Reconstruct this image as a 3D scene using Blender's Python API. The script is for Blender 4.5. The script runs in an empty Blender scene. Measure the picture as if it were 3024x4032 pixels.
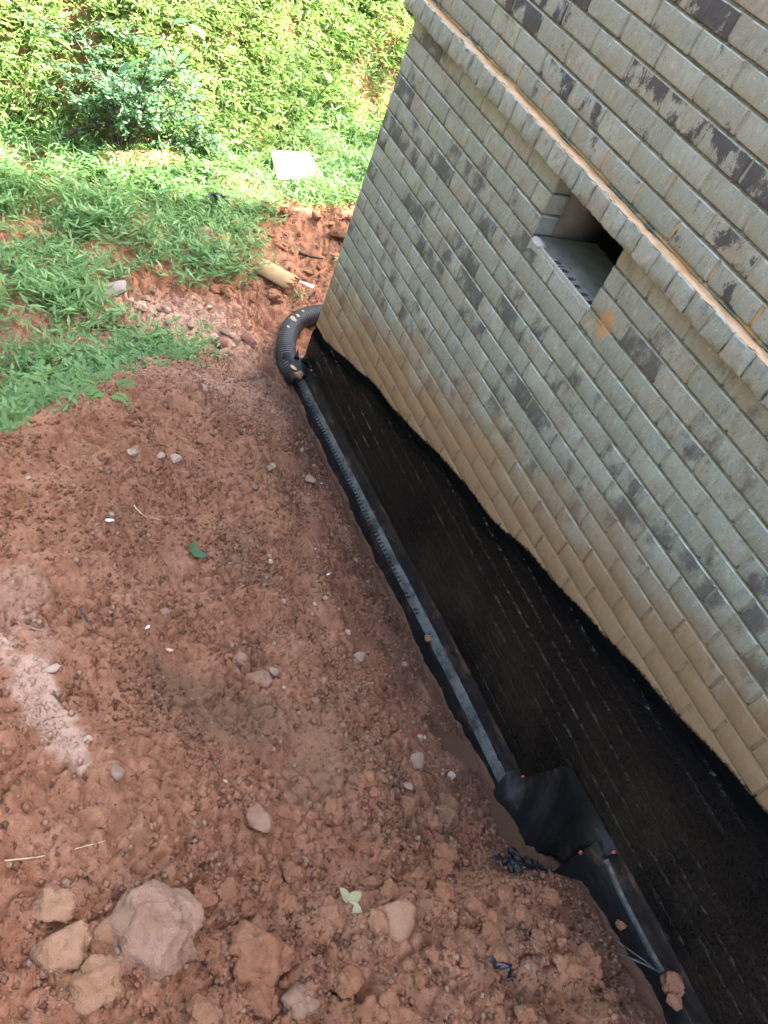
import bpy, math, random
import numpy as np
from mathutils import Matrix, Vector

# ------------------------------------------------------------------ camera, world, sun, exposure
scene = bpy.context.scene
C = scene.collection
random.seed(11)
rng = np.random.default_rng(7)

cam_data = bpy.data.cameras.new('camera')
cam = bpy.data.objects.new('camera', cam_data)
C.objects.link(cam)
cam_data.sensor_fit = 'VERTICAL'
cam_data.sensor_height = 36.0
cam_data.lens = 29.116
cam_data.clip_start = 0.05
cam_data.clip_end = 2000
_right = Vector((0.876, -0.362, 0.319)).normalized()
_fwd = Vector((0.477, 0.549, -0.686)).normalized()
_up = _right.cross(_fwd).normalized()
_right = _fwd.cross(_up)
M = Matrix((( _right.x, _up.x, -_fwd.x), (_right.y, _up.y, -_fwd.y), (_right.z, _up.z, -_fwd.z))).to_4x4()
M.translation = Vector((-1.971, -3.503, 1.070))
cam.matrix_world = M
scene.camera = cam

SUN_DIR = Vector((0.80, -0.24, 1.02)).normalized()      # towards the sun: over the house, high
world = bpy.data.worlds.new('World')
scene.world = world
world.use_nodes = True
nt = world.node_tree
for n in list(nt.nodes):
    nt.nodes.remove(n)
sky = nt.nodes.new('ShaderNodeTexSky')
sky.sky_type = 'NISHITA'
sky.sun_disc = False
sky.sun_elevation = math.asin(SUN_DIR.z)
sky.sun_rotation = math.atan2(SUN_DIR.x, SUN_DIR.y)
sky.air_density = 0.7
sky.dust_density = 5.0
sky.ozone_density = 0.5
bg = nt.nodes.new('ShaderNodeBackground')
bg.inputs['Strength'].default_value = 0.15
wo = nt.nodes.new('ShaderNodeOutputWorld')
nt.links.new(sky.outputs[0], bg.inputs[0])
nt.links.new(bg.outputs[0], wo.inputs[0])

sun_data = bpy.data.lights.new('sun', 'SUN')
sun_data.energy = 4.0
sun_data.angle = math.radians(0.5)
sun_data.color = (1.0, 0.95, 0.86)
sun = bpy.data.objects.new('sun', sun_data)
C.objects.link(sun)
sun.rotation_euler = SUN_DIR.to_track_quat('Z', 'Y').to_euler()
sun.location = (3, 3, 12)

scene.view_settings.view_transform = 'Standard'
scene.view_settings.look = 'None'
scene.view_settings.gamma = 1.0
scene.view_settings.exposure = 3.7
scene.view_settings.use_curve_mapping = False

# ------------------------------------------------------------------ numpy noise and the ground height
# <ground>
def _hash(ix, iy, seed):
    h = (ix.astype(np.int64) * 374761393 + iy.astype(np.int64) * 668265263 + seed * 982451653) & 0xFFFFFFFF
    h = ((h ^ (h >> 13)) * 1274126177) & 0xFFFFFFFF
    return (h ^ (h >> 16)) & 0xFFFFFFFF

def perlin(x, y, seed=0):
    xi = np.floor(x); yi = np.floor(y)
    fx = x - xi; fy = y - yi
    u = fx * fx * fx * (fx * (fx * 6 - 15) + 10)
    v = fy * fy * fy * (fy * (fy * 6 - 15) + 10)
    def g(ox, oy):
        a = _hash(xi + ox, yi + oy, seed) * (2 * np.pi / 4294967296.0)
        return np.cos(a) * (fx - ox) + np.sin(a) * (fy - oy)
    a = g(0, 0); b = g(1, 0); c = g(0, 1); d = g(1, 1)
    return ((a + u * (b - a)) * (1 - v) + (c + u * (d - c)) * v) * 1.5

def fbm(x, y, octaves=4, seed=0, gain=0.5):
    t = 0.0; a = 1.0
    for k in range(octaves):
        t = t + a * perlin(x * 2 ** k + 17.3 * k, y * 2 ** k - 9.1 * k, seed + k)
        a *= gain
    return t

def worley(x, y, seed=0):
    xi = np.floor(x); yi = np.floor(y)
    f1 = np.full(np.shape(x), 9.0); f2 = np.full(np.shape(x), 9.0)
    for ox in (-1, 0, 1):
        for oy in (-1, 0, 1):
            cx = xi + ox; cy = yi + oy
            px = cx + _hash(cx, cy, seed) / 4294967296.0
            py = cy + _hash(cx, cy, seed + 77) / 4294967296.0
            d = np.sqrt((px - x) ** 2 + (py - y) ** 2)
            f2 = np.where(d < f1, f1, np.minimum(f2, d))
            f1 = np.minimum(f1, d)
    return f1, f2

def sstep(a, b, x):
    t = np.clip((x - a) / (b - a), 0, 1)
    return t * t * (3 - 2 * t)

EDGE_Y = [-4.4, -3.5, -3.14, -3.02, -2.85, -2.2, -1.2, 0.0, 0.5]
EDGE_Z = [-1.40, -1.41, -1.46, -1.66, -1.70, -1.77, -1.82, -1.87, -1.88]
TOP_Y = [-4.4, -3.1, -2.3, -1.6, -1.2, -0.5, 0.5]
TOP_Z = [-0.72, -0.80, -0.86, -0.95, -1.04, -1.18, -1.3]
CREST_U = [0.0, 0.2, 0.5, 0.9, 1.36, 1.76, 2.4, 4.0]
CREST_Y = [0.10, -0.02, -0.36, -0.44, -0.88, -1.30, -1.6, -2.2]
# puddles: centre x, y, semi-axes along x and y, turn, water level
POOLS = [(-0.262, -2.505, 0.052, 0.105, 0.55, -1.685), (-0.175, -2.86, 0.050, 0.105, 0.1, -1.712),
         (-0.225, -0.05, 0.06, 0.14, -0.4, -1.842)]

def pool_r(x, y, p):
    cx, cy, a, b, t, lvl = p
    dx = x - cx; dy = y - cy
    rx = math.cos(t) * dx + math.sin(t) * dy; ry = -math.sin(t) * dx + math.cos(t) * dy
    return np.sqrt((rx / a) ** 2 + (ry / b) ** 2) + 0.25 * perlin(x * 18, y * 18, 91)

def bank_toe(x):
    return 2.50 + np.where(x > 0, 0.42 * x, 0.12 * x) + 0.25 * perlin(x * 1.3, x * 0 + 3.3, 40)

def ground_z(x, y, detail=True):
    x = np.asarray(x, float); y = np.asarray(y, float)
    u = np.maximum(-x, 0.0)
    ze = np.interp(y, EDGE_Y, EDGE_Z); zt = np.interp(y, TOP_Y, TOP_Z)
    t = np.clip((u - 0.19) / 1.7, 0, 1.6)
    s = np.clip(t, 1e-6, None) ** 0.72
    mound = ze + (zt - ze) * s
    mound = mound - 0.05 * sstep(0.19, 0.10, u)
    # a shallow shelf that runs along the mound, and lumps
    ridge = 0.62 + 0.10 * np.sin(y * 1.7) + 0.13 * (y + 2.0)
    mound = mound + 0.075 * sstep(-0.07, 0.06, u - ridge) * sstep(0.55, 0.2, u - ridge) * sstep(-0.9, -1.4, y)
    mound = mound + 0.075 * fbm(x * 1.6, y * 1.6, 3, 5) * sstep(0.15, 0.5, u)
    mound = np.minimum(mound, -0.45)
    yc = np.interp(u, CREST_U, CREST_Y) + 0.05 * perlin(x * 3, y * 0 + 0.5, 8)
    floor = -1.87 + 0.05 * fbm(x * 1.1, y * 1.1, 3, 21)
    back = sstep(-0.12, 0.78, y - yc)
    z = mound * (1 - back) + floor * back
    toe = bank_toe(x)
    b = np.maximum(y - toe, 0)
    bank = np.where(b < 0.45, b * 1.7, 0.765 + (b - 0.45) * 0.95)
    bank = bank + (0.16 * fbm(x * 1.4, y * 1.4, 3, 33)) * sstep(0, 0.4, b)
    z = z + np.minimum(bank, 3.2)
    if not detail:
        return z
    near = sstep(1.4, 0.9, y)                       # bare soil; softer detail under the weeds
    bare = np.maximum(near, sstep(-0.3, 0.3, x) * sstep(2.3, 1.6, y)) * sstep(0.03, 0.24, u + 10 * (y > 0))
    m = sstep(-0.25, 0.35, fbm(x * 2.3, y * 2.3, 3, 50))
    far = sstep(-0.5, 0.5, y)
    clod = sstep(-2.75, -3.1, y + 0.25 * (x + 1.2)) * 0.9 + far * 0.8
    d = 0.022 * fbm(x * 5, y * 5, 3, 60)
    wx = 0.35 * perlin(x * 20, y * 20, 3); wy = 0.35 * perlin(x * 20, y * 20, 4)
    f1, f2 = worley(x * 11 + wx, y * 11 + wy, 12)
    big = np.maximum(clod, 0.8 * sstep(0.05, 0.45, fbm(x * 2.1 + 9, y * 2.1, 3, 52)))
    d = d + big * (0.030 * sstep(0.0, 0.5, 0.66 - f1) - 0.016 * sstep(0.16, 0.02, f2 - f1))
    f1, f2 = worley(x * 26 + 0.8 * wx, y * 26 + 0.8 * wy, 18)
    mid = sstep(-0.15, 0.35, fbm(x * 3.0, y * 3.0, 3, 53))
    d = d + (0.25 + 0.75 * mid) * (0.013 * sstep(0.0, 0.5, 0.66 - f1) - 0.010 * sstep(0.14, 0.02, f2 - f1))
    f1b, f2b = worley(x * 58 + 0.4 * perlin(x * 60, y * 60, 5), y * 58 + 0.4 * perlin(x * 60, y * 60, 6), 13)
    d = d + (0.0085 * (0.6 - f1b) - 0.0065 * sstep(0.15, 0.02, f2b - f1b)) * (0.35 + 0.65 * m)
    d = d + 0.0045 * fbm(x * 75, y * 75, 2, 70) * (0.5 + 0.5 * m)
    crack = np.abs(fbm(x * 6.5 + 0.6 * y + 3, y * 2.6, 3, 81))
    d = d - 0.030 * sstep(0.05, 0.0, crack) * sstep(0.10, 0.35, fbm(x * 4, y * 4, 2, 83)) * sstep(-1.5, -2.3, y)
    z = z + d * bare + (1 - bare) * 0.02 * fbm(x * 6, y * 6, 3, 61)
    # hollow left by the pulled-out boulder, tar puddle, water hollows
    r = np.sqrt((x + 1.55) ** 2 + (y + 2.93) ** 2)
    z = z - 0.05 * sstep(0.24, 0.05, r)
    for p in POOLS:
        q = pool_r(x, y, p)
        z = np.where(q < 1.35, np.minimum(z, p[5] + 0.012 + (q - 1.12) * 0.11 + 0.006 * perlin(x * 50, y * 50, 9) * (q > 1)), z)
    return z
# </ground>

# ------------------------------------------------------------------ node and mesh helpers
def new_mat(name):
    m = bpy.data.materials.new(name)
    m.use_nodes = True
    t = m.node_tree
    for n in list(t.nodes):
        t.nodes.remove(n)
    return m, NB(t)

class NB:
    def __init__(s, t):
        s.t = t
    def n(s, typ, **kw):
        nd = s.t.nodes.new(typ)
        for k, v in kw.items():
            setattr(nd, k, v)
        return nd
    def put(s, sock, v):
        if isinstance(v, bpy.types.NodeSocket):
            s.t.links.new(v, sock)
        elif v is not None:
            if isinstance(v, tuple) and len(v) == 3 and sock.type == 'RGBA':
                v = v + (1,)
            sock.default_value = v
    def pos(s):
        return s.n('ShaderNodeNewGeometry').outputs['Position']
    def attr(s, name):
        return s.n('ShaderNodeAttribute', attribute_name=name).outputs['Fac']
    def sep(s, v):
        a = s.n('ShaderNodeSeparateXYZ'); s.put(a.inputs[0], v)
        return a.outputs
    def mapv(s, v, scale, loc=(0, 0, 0)):
        a = s.n('ShaderNodeMapping'); s.put(a.inputs['Vector'], v)
        a.inputs['Scale'].default_value = scale; a.inputs['Location'].default_value = loc
        return a.outputs[0]
    def noise(s, v, scale, detail=3, rough=0.55, dist=0.0):
        a = s.n('ShaderNodeTexNoise'); s.put(a.inputs['Vector'], v)
        a.inputs['Scale'].default_value = scale; a.inputs['Detail'].default_value = detail
        a.inputs['Roughness'].default_value = rough; a.inputs['Distortion'].default_value = dist
        return a.outputs['Fac']
    def voro(s, v, scale, feature='F1', out='Distance'):
        a = s.n('ShaderNodeTexVoronoi', feature=feature); s.put(a.inputs['Vector'], v)
        a.inputs['Scale'].default_value = scale
        return a.outputs[out]
    def math(s, op, a, b=None, c=None, clamp=False):
        m = s.n('ShaderNodeMath', operation=op, use_clamp=clamp)
        s.put(m.inputs[0], a)
        if b is not None: s.put(m.inputs[1], b)
        if c is not None: s.put(m.inputs[2], c)
        return m.outputs[0]
    def ramp(s, f, a, b, lo=0.0, hi=1.0):
        m = s.n('ShaderNodeMapRange', interpolation_type='SMOOTHSTEP')
        s.put(m.inputs['Value'], f)
        m.inputs['From Min'].default_value = a; m.inputs['From Max'].default_value = b
        m.inputs['To Min'].default_value = lo; m.inputs['To Max'].default_value = hi
        return m.outputs[0]
    def mix(s, f, a, b, blend='MIX'):
        m = s.n('ShaderNodeMix', data_type='RGBA', blend_type=blend)
        s.put(m.inputs[0], f); s.put(m.inputs[6], a); s.put(m.inputs[7], b)
        return m.outputs[2]
    def bump(s, h, strength=0.5, dist=0.01, normal=None):
        b = s.n('ShaderNodeBump'); s.put(b.inputs['Height'], h)
        b.inputs['Strength'].default_value = strength; b.inputs['Distance'].default_value = dist
        if normal is not None: s.put(b.inputs['Normal'], normal)
        return b.outputs[0]
    def bsdf(s, color, rough=0.8, normal=None, spec=0.5, metallic=0.0, link=True):
        p = s.n('ShaderNodeBsdfPrincipled')
        s.put(p.inputs['Base Color'], color); s.put(p.inputs['Roughness'], rough)
        s.put(p.inputs['Specular IOR Level'], spec); p.inputs['Metallic'].default_value = metallic
        if normal is not None: s.put(p.inputs['Normal'], normal)
        if link: s.out(p.outputs[0])
        return p.outputs[0]
    def out(s, sh):
        o = s.n('ShaderNodeOutputMaterial'); s.put(o.inputs['Surface'], sh)

def mesh_np(name, verts, faces_flat, sizes, smooth=False, attrs=None):
    """verts (n,3); faces_flat indices; sizes loop counts per face (int or array)"""
    me = bpy.data.meshes.new(name)
    verts = np.asarray(verts, np.float32); faces_flat = np.asarray(faces_flat, np.int32).ravel()
    if np.isscalar(sizes):
        sizes = np.full(len(faces_flat) // sizes, sizes, np.int32)
    sizes = np.asarray(sizes, np.int32)
    me.vertices.add(len(verts)); me.vertices.foreach_set('co', verts.ravel())
    me.loops.add(len(faces_flat)); me.loops.foreach_set('vertex_index', faces_flat)
    me.polygons.add(len(sizes))
    st = np.zeros(len(sizes), np.int32); st[1:] = np.cumsum(sizes)[:-1]
    me.polygons.foreach_set('loop_start', st)
    if smooth:
        me.polygons.foreach_set('use_smooth', np.ones(len(sizes), bool))
    for k, a in (attrs or {}).items():
        at = me.attributes.new(k, 'FLOAT', 'POINT'); at.data.foreach_set('value', np.asarray(a, np.float32))
    me.update(calc_edges=True)
    return me

def link(name, me, mat=None, parent=None, loc=None, rot=None, scale=None):
    o = bpy.data.objects.new(name, me)
    C.objects.link(o)
    if mat is not None and me is not None:
        if len(me.materials) == 0:
            me.materials.append(mat)
        elif me.materials[0] != mat:
            o.material_slots[0].link = 'OBJECT'; o.material_slots[0].material = mat
    if loc is not None: o.location = loc
    if rot is not None: o.rotation_euler = rot
    if scale is not None: o.scale = scale if hasattr(scale, '__len__') else (scale,) * 3
    if parent is not None: o.parent = parent
    return o

def tag(o, label=None, cat=None, group=None, kind=None):
    if label: o['label'] = label
    if cat: o['category'] = cat
    if group: o['group'] = group
    if kind: o['kind'] = kind
    return o

def thing(name, label, cat, loc=(0, 0, 0), group=None):
    o = bpy.data.objects.new(name, None)
    C.objects.link(o); o.location = loc; o.empty_display_size = 0.05
    return tag(o, label, cat, group)

def grid_faces(nx, ny):
    i = np.arange(nx - 1)[None, :] + np.arange(ny - 1)[:, None] * nx
    return np.stack([i, i + 1, i + 1 + nx, i + nx], -1).reshape(-1, 4)

class MB:
    """collects polygons"""
    def __init__(s): s.v = []; s.f = []; s.a = []
    def add(s, verts, faces, tone=0.5):
        b = len(s.v); s.v += [tuple(map(float, q)) for q in verts]; s.a += [tone] * len(verts)
        s.f += [tuple(i + b for i in q) for q in faces]
    def box(s, lo, hi, tone=0.5):
        x0, y0, z0 = lo; x1, y1, z1 = hi
        s.add([(x0, y0, z0), (x1, y0, z0), (x1, y1, z0), (x0, y1, z0), (x0, y0, z1), (x1, y0, z1), (x1, y1, z1), (x0, y1, z1)],
              [(0, 3, 2, 1), (4, 5, 6, 7), (0, 1, 5, 4), (1, 2, 6, 5), (2, 3, 7, 6), (3, 0, 4, 7)], tone)
    def tube(s, pts, radii, seg=8, cap=True, tone=0.5, rough=0.0, seed=0):
        pts = [Vector(p) for p in pts]; n = len(pts)
        if not hasattr(radii, '__len__'): radii = [radii] * n
        up = Vector((0, 0, 1)); rings = []; rr = random.Random(seed)
        prev = None
        for i, p in enumerate(pts):
            d = (pts[min(i + 1, n - 1)] - pts[max(i - 1, 0)]).normalized()
            if prev is None:
                a = d.cross(up)
                if a.length < 1e-3: a = d.cross(Vector((1, 0, 0)))
                a.normalize()
            else:
                a = (prev - d * prev.dot(d)).normalized()
            prev = a; b = d.cross(a)
            rings.append([p + (a * math.cos(2 * math.pi * k / seg) + b * math.sin(2 * math.pi * k / seg)) * radii[i] * (1 + rr.uniform(-rough, rough)) for k in range(seg)])
        v = [q for r in rings for q in r]
        f = [(i * seg + k, i * seg + (k + 1) % seg, (i + 1) * seg + (k + 1) % seg, (i + 1) * seg + k) for i in range(n - 1) for k in range(seg)]
        if cap:
            f.append(tuple(reversed(range(seg)))); f.append(tuple((n - 1) * seg + k for k in range(seg)))
        s.add(v, f, tone)
    def mesh(s, name, smooth=False):
        flat = [i for q in s.f for i in q]
        return mesh_np(name, np.array(s.v).reshape(-1, 3), flat, [len(q) for q in s.f], smooth, {'tone': s.a})
    def build(s, name, mat, parent=None, smooth=False, **kw):
        return link(name, s.mesh(name, smooth), mat, parent, **kw)

def ico(level):
    import bmesh
    bm = bmesh.new(); bmesh.ops.create_icosphere(bm, subdivisions=level, radius=1)
    bm.verts.ensure_lookup_table()
    v = np.array([q.co[:] for q in bm.verts]); f = np.array([[q.index for q in fc.verts] for fc in bm.faces]); bm.free()
    return v, f

def lump(name, level, seed, squash=(1, 1, 0.75), rough=0.35, fine=0.06, facet=0):
    """a stone or clod: sphere pushed about by noise, some faces cut flat"""
    v, f = ico(level); r = np.random.default_rng(seed)
    o = r.uniform(-50, 50, 3)
    def n3(p, s, sd):
        return (perlin(p[:, 0] * s + o[0], p[:, 1] * s + p[:, 2] * s * 0.63 + o[1], sd) + perlin(p[:, 1] * s + o[2], p[:, 2] * s - p[:, 0] * s * 0.41, sd + 1) + perlin(p[:, 2] * s + 5, p[:, 0] * s + o[1], sd + 2)) / 2
    d = 1 + rough * n3(v, 1.1, seed) + rough * 0.5 * n3(v, 2.6, seed + 3) + fine * n3(v, 7, seed + 6) + fine * 0.7 * n3(v, 15, seed + 9)
    p = v * d[:, None]
    for k in range(facet):
        nrm = r.normal(size=3); nrm /= np.linalg.norm(nrm); lim = r.uniform(0.55, 0.85)
        over = np.maximum(p @ nrm - lim, 0); p = p - nrm[None] * (over * 0.9)[:, None]
    p = p * np.array(squash)
    return mesh_np(name, p, f, 3, name not in ('clod', 'boulder'), {'tone': np.full(len(p), 0.5 * r.random())})

# ------------------------------------------------------------------ materials
TAR_A, TAR_B = -1.570, -0.265                # upper edge of the tar: z = TAR_A + TAR_B * y

def tar_height(b, pos):
    x, y, z = b.sep(pos)
    line = b.math('MULTIPLY_ADD', y, TAR_B, TAR_A)
    h = b.math('SUBTRACT', z, line)
    w = b.noise(b.mapv(pos, (0, 1, 0)), 1.8, 1)
    h = b.math('ADD', h, b.math('MULTIPLY_ADD', w, 0.14, -0.07))
    return h, z

def masonry(name, c1, c2, c3, flash, is_mortar=False):
    m, b = new_mat(name)
    pos = b.pos(); tone = b.attr('tone')
    n1 = b.noise(pos, 9, 3); n2 = b.noise(b.mapv(pos, (1, 1, 0.45)), 60, 4, 0.65); n3 = b.noise(pos, 260, 3, 0.7)
    col = b.mix(b.ramp(tone, 0.1, 0.9), c1, c2)
    col = b.mix(b.ramp(b.math('ADD', n1, b.math('MULTIPLY', tone, 0.25)), 0.55, 0.85), col, c3)
    # whitish lime smears and small pits
    col = b.mix(b.ramp(n2, 0.52, 0.78, 0, 0.6), col, (0.335, 0.365, 0.315))
    col = b.mix(b.ramp(n2, 0.46, 0.28, 0, 0.7), col, (0.125, 0.130, 0.105))
    col = b.mix(b.ramp(n3, 0.42, 0.27, 0, 0.8), col, (0.070, 0.068, 0.056))
    col = b.mix(b.ramp(b.noise(pos, 140, 2), 0.64, 0.72, 0, 0.55), col, (0.40, 0.42, 0.37))
    col = b.mix(b.ramp(b.noise(b.mapv(pos, (1, 1, 1), (2, 9, 4)), 75, 3, 0.7), 0.40, 0.29, 0, 0.6), col, (0.10, 0.098, 0.080))
    if is_mortar:
        bed = b.attr('bed')
        col = b.mix(b.math('MULTIPLY', bed, b.ramp(n2, 0.75, 0.35, 0.55, 0.95)), col, b.mix(n1, (0.055, 0.052, 0.028), (0.095, 0.088, 0.055)))
    h, z = tar_height(b, pos)
    if flash:
        fa = b.attr('flash')
        s1 = b.noise(b.mapv(pos, (4, 12, 9)), 1.0, 2, 0.5); s2 = b.noise(b.mapv(pos, (60, 85, 55)), 1.0, 5, 0.75)
        f = b.math('ADD', b.math('MULTIPLY', s1, 1.0), b.math('MULTIPLY', s2, 0.42))
        f = b.math('ADD', f, b.math('MULTIPLY_ADD', fa, 0.32, -0.46))
        f = b.math('ADD', f, b.math('MULTIPLY_ADD', n3, 0.22, -0.11))
        up01 = b.ramp(z, 0.10, 0.18)
        m1 = b.ramp(f, 0.455, 0.55); m2 = b.ramp(f, 0.37, 0.62)
        mask = b.math('ADD', b.math('MULTIPLY', m1, up01), b.math('MULTIPLY', m2, b.math('SUBTRACT', 1.0, up01)))
        up = b.ramp(z, 0.10, 0.18, 0.80, 0.95)                      # the courses over the ledge are darker flashed
        dark = b.mix(b.noise(pos, 30, 3), (0.030, 0.030, 0.031), (0.066, 0.061, 0.058))
        col = b.mix(b.math('MULTIPLY', mask, up), col, dark)
    if flash:                                           # sky light on each brick's upper arris painted pale, with lime smears
        lip = b.math('MULTIPLY', b.attr('lip'), b.ramp(b.noise(b.mapv(pos, (1, 9, 30)), 2.0, 3), 0.33, 0.55))
        col = b.mix(b.math('MULTIPLY', lip, 0.9), col, (0.50, 0.53, 0.46))
    # splashed clay over the tar line
    mud_n = b.noise(pos, 4.5, 4, 0.6)
    hm = b.math('ADD', h, b.math('MULTIPLY_ADD', mud_n, -0.36, 0.18))
    hm = b.math('ADD', hm, b.math('MULTIPLY_ADD', n3, 0.06, -0.03))
    col = b.mix(b.ramp(hm, 0.50, 0.10, 0, 0.94), col, b.mix(n2, (0.180, 0.105, 0.050), (0.245, 0.155, 0.082)))
    # thrown blot of clay beside the vent and clay washed down from the ledge
    x_, y_, z_ = b.sep(pos)
    wob = b.math('MULTIPLY_ADD', b.noise(pos, 22, 3), 0.024, -0.012)
    dy = b.math('DIVIDE', b.math('ADD', b.math('ADD', y_, 1.812), wob), 0.034)
    dz = b.math('DIVIDE', b.math('ADD', b.math('ADD', z_, 0.160), wob), 0.052)
    r = b.math('ADD', b.math('MULTIPLY', dy, dy), b.math('MULTIPLY', dz, dz))
    col = b.mix(b.ramp(b.math('ADD', r, b.math('MULTIPLY_ADD', n2, 0.8, -0.4)), 1.5, 0.4, 0, 0.85), col, (0.34, 0.195, 0.082))
    if is_mortar:
        band = b.math('MULTIPLY', b.ramp(z_, 0.250, 0.215), b.ramp(z_, 0.14, 0.16))
        col = b.mix(b.math('MULTIPLY', band, b.ramp(b.math('ADD', b.noise(pos, 3.5, 2), b.math('MULTIPLY_ADD', b.noise(pos, 60, 3), 0.4, -0.2)), 0.42, 0.54)), col, (0.42, 0.235, 0.085))
    # bitumen
    fuzz = b.math('ADD', h, b.math('MULTIPLY_ADD', b.noise(pos, 70, 4, 0.7), 0.030, -0.015))
    tar = b.ramp(fuzz, 0.010, -0.006)
    col = b.mix(tar, col, (0.0035, 0.0035, 0.0035))
    nrm = b.bump(b.math('ADD', b.math('MULTIPLY', n3, 0.7), n2), 0.9, 0.006)
    b.bsdf(col, b.ramp(tar, 0, 1, 0.92, 0.5), nrm, b.ramp(tar, 0, 1, 0.25, 0.0))
    return m

M_brick = masonry('brick_face', (0.188, 0.203, 0.160), (0.236, 0.253, 0.202), (0.203, 0.192, 0.145), True)
M_mortar = masonry('mortar', (0.225, 0.240, 0.180), (0.270, 0.285, 0.215), (0.22, 0.215, 0.15), False, True)

def tar_mat():
    m, b = new_mat('bitumen_coat')
    pos = b.pos(); h, z = tar_height(b, pos)
    n = b.noise(pos, 7, 4, 0.6); f = b.noise(pos, 120, 4, 0.7); sp = b.noise(pos, 320, 2)
    dust = b.math('MULTIPLY', b.ramp(h, -0.06, -0.55), b.ramp(b.math('ADD', b.math('MULTIPLY', b.noise(pos, 2.5, 3), 0.6), b.math('ADD', b.math('MULTIPLY', n, 0.25), b.math('MULTIPLY', f, 0.45))), 0.45, 0.95))
    col = b.mix(dust, (0.0030, 0.0031, 0.0032), (0.032, 0.0185, 0.0100))
    col = b.mix(b.ramp(sp, 0.70, 0.80, 0, 0.5), col, (0.05, 0.036, 0.024))
    gl = b.math('MULTIPLY', b.attr('gr'), b.ramp(b.noise(b.mapv(pos, (1, 1, 1)), 48, 3, 0.7), 0.50, 0.62))
    gl = b.math('MAXIMUM', gl, b.ramp(b.noise(pos, 75, 2), 0.745, 0.78))
    col = b.mix(b.math('MULTIPLY', gl, 0.8), col, (0.060, 0.068, 0.067))  # painted glints: sky highlights on the tar put into the colour
    rough = b.math('MULTIPLY_ADD', dust, 0.45, b.ramp(f, 0.3, 0.7, 0.18, 0.5))
    nrm = b.bump(b.math('ADD', f, b.math('MULTIPLY', sp, 0.5)), 0.45, 0.004)
    b.bsdf(col, rough, nrm, b.math('MULTIPLY_ADD', gl, 0.5, b.ramp(h, -0.05, -0.14, 0.0, 0.33)))
    return m
M_tar = tar_mat()

def soil_mat(name, deep=(0.27, 0.118, 0.061), mid=(0.39, 0.182, 0.102), pale=(0.46, 0.25, 0.15), stone=False):
    m, b = new_mat(name)
    pos = b.pos(); tone = b.attr('tone'); wet = b.attr('wet'); dry_sun = b.attr('dry_sun')
    n1 = b.noise(pos, 2.2, 4, 0.6); n2 = b.noise(pos, 14, 4, 0.65); n3 = b.noise(pos, 90, 4, 0.7); n4 = b.noise(pos, 420, 2)
    col = b.mix(b.ramp(n2, 0.3, 0.7), deep, mid)
    col = b.mix(b.ramp(n1, 0.50, 0.72, 0, 0.5), col, pale)
    col = b.mix(b.ramp(n1, 0.48, 0.30, 0, 0.75), col, (0.205, 0.118, 0.068))
    col = b.mix(b.ramp(n3, 0.56, 0.78, 0, 0.65), col, (0.44, 0.225, 0.14))
    col = b.mix(b.ramp(n3, 0.42, 0.25, 0, 0.7), col, (0.13, 0.056, 0.036))
    col = b.mix(b.ramp(b.noise(pos, 33, 3), 0.64, 0.72, 0, 0.5), col, (0.36, 0.175, 0.07))       # ochre flecks
    col = b.mix(b.ramp(b.noise(b.mapv(pos, (1, 1, 1), (3, 7, 1)), 55, 2), 0.68, 0.74, 0, 0.6), col, (0.30, 0.25, 0.205))   # gritty grey flecks
    col = b.mix(b.ramp(tone, 0.0, 1.0, 0, 0.30), col, (0.40, 0.205, 0.105))
    col = b.mix(b.ramp(tone, 1.0, 1.3, 0, 0.9), col, (0.37, 0.265, 0.180))
    col = b.mix(b.ramp(tone, 0.0, -1.0, 0, 0.75), col, (0.085, 0.040, 0.026))
    col = b.mix(b.math('MULTIPLY', dry_sun, 0.92), col, b.mix(n3, (0.50, 0.31, 0.215), (0.66, 0.45, 0.335)))  # painted sun patch and powdered clay, mixed in as pale colour
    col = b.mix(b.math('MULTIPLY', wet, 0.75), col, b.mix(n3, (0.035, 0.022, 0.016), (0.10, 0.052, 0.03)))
    hgt = b.math('ADD', n3, b.math('MULTIPLY', n4, 0.5))
    nrm = b.bump(hgt, 1.0, 0.010)
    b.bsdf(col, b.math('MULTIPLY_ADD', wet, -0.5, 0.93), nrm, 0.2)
    return m
M_soil = soil_mat('red_clay')
M_clod = soil_mat('clay_clod', (0.25, 0.105, 0.052), (0.355, 0.158, 0.086), (0.43, 0.225, 0.13))

def simple(name, c1, c2, scale=40, rough=0.8, spec=0.3, bump=0.4, bscale=120, dist=0.003, metallic=0.0, stretch=(1, 1, 1), obj=False):
    m, b = new_mat(name)
    pos = b.n('ShaderNodeTexCoord').outputs['Object'] if obj else b.pos()
    pos = b.mapv(pos, stretch); tone = b.attr('tone')
    n = b.noise(pos, scale, 4, 0.62)
    col = b.mix(b.ramp(b.math('MULTIPLY_ADD', tone, 0.3, b.math('ADD', n, -0.15)), 0.28, 0.72), c1, c2)
    nrm = b.bump(b.noise(pos, bscale, 3, 0.65), bump, dist)
    b.bsdf(col, rough, nrm, spec, metallic)
    return m
M_stone = simple('grey_stone', (0.175, 0.105, 0.070), (0.29, 0.195, 0.135), 22, 0.9)
M_palestone = simple('pale_stone', (0.28, 0.185, 0.125), (0.43, 0.325, 0.24), 18, 0.9)
M_boulder = soil_mat('pale_red_clay', (0.30, 0.162, 0.102), (0.40, 0.236, 0.155), (0.47, 0.31, 0.22))
M_tan = soil_mat('tan_clay', (0.30, 0.150, 0.082), (0.40, 0.215, 0.125), (0.44, 0.265, 0.165))
M_pipe = simple('black_plastic_pipe', (0.034, 0.035, 0.036), (0.075, 0.067, 0.060), 14, 0.22, 0.6, 0.15, 200, 0.001)
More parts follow.
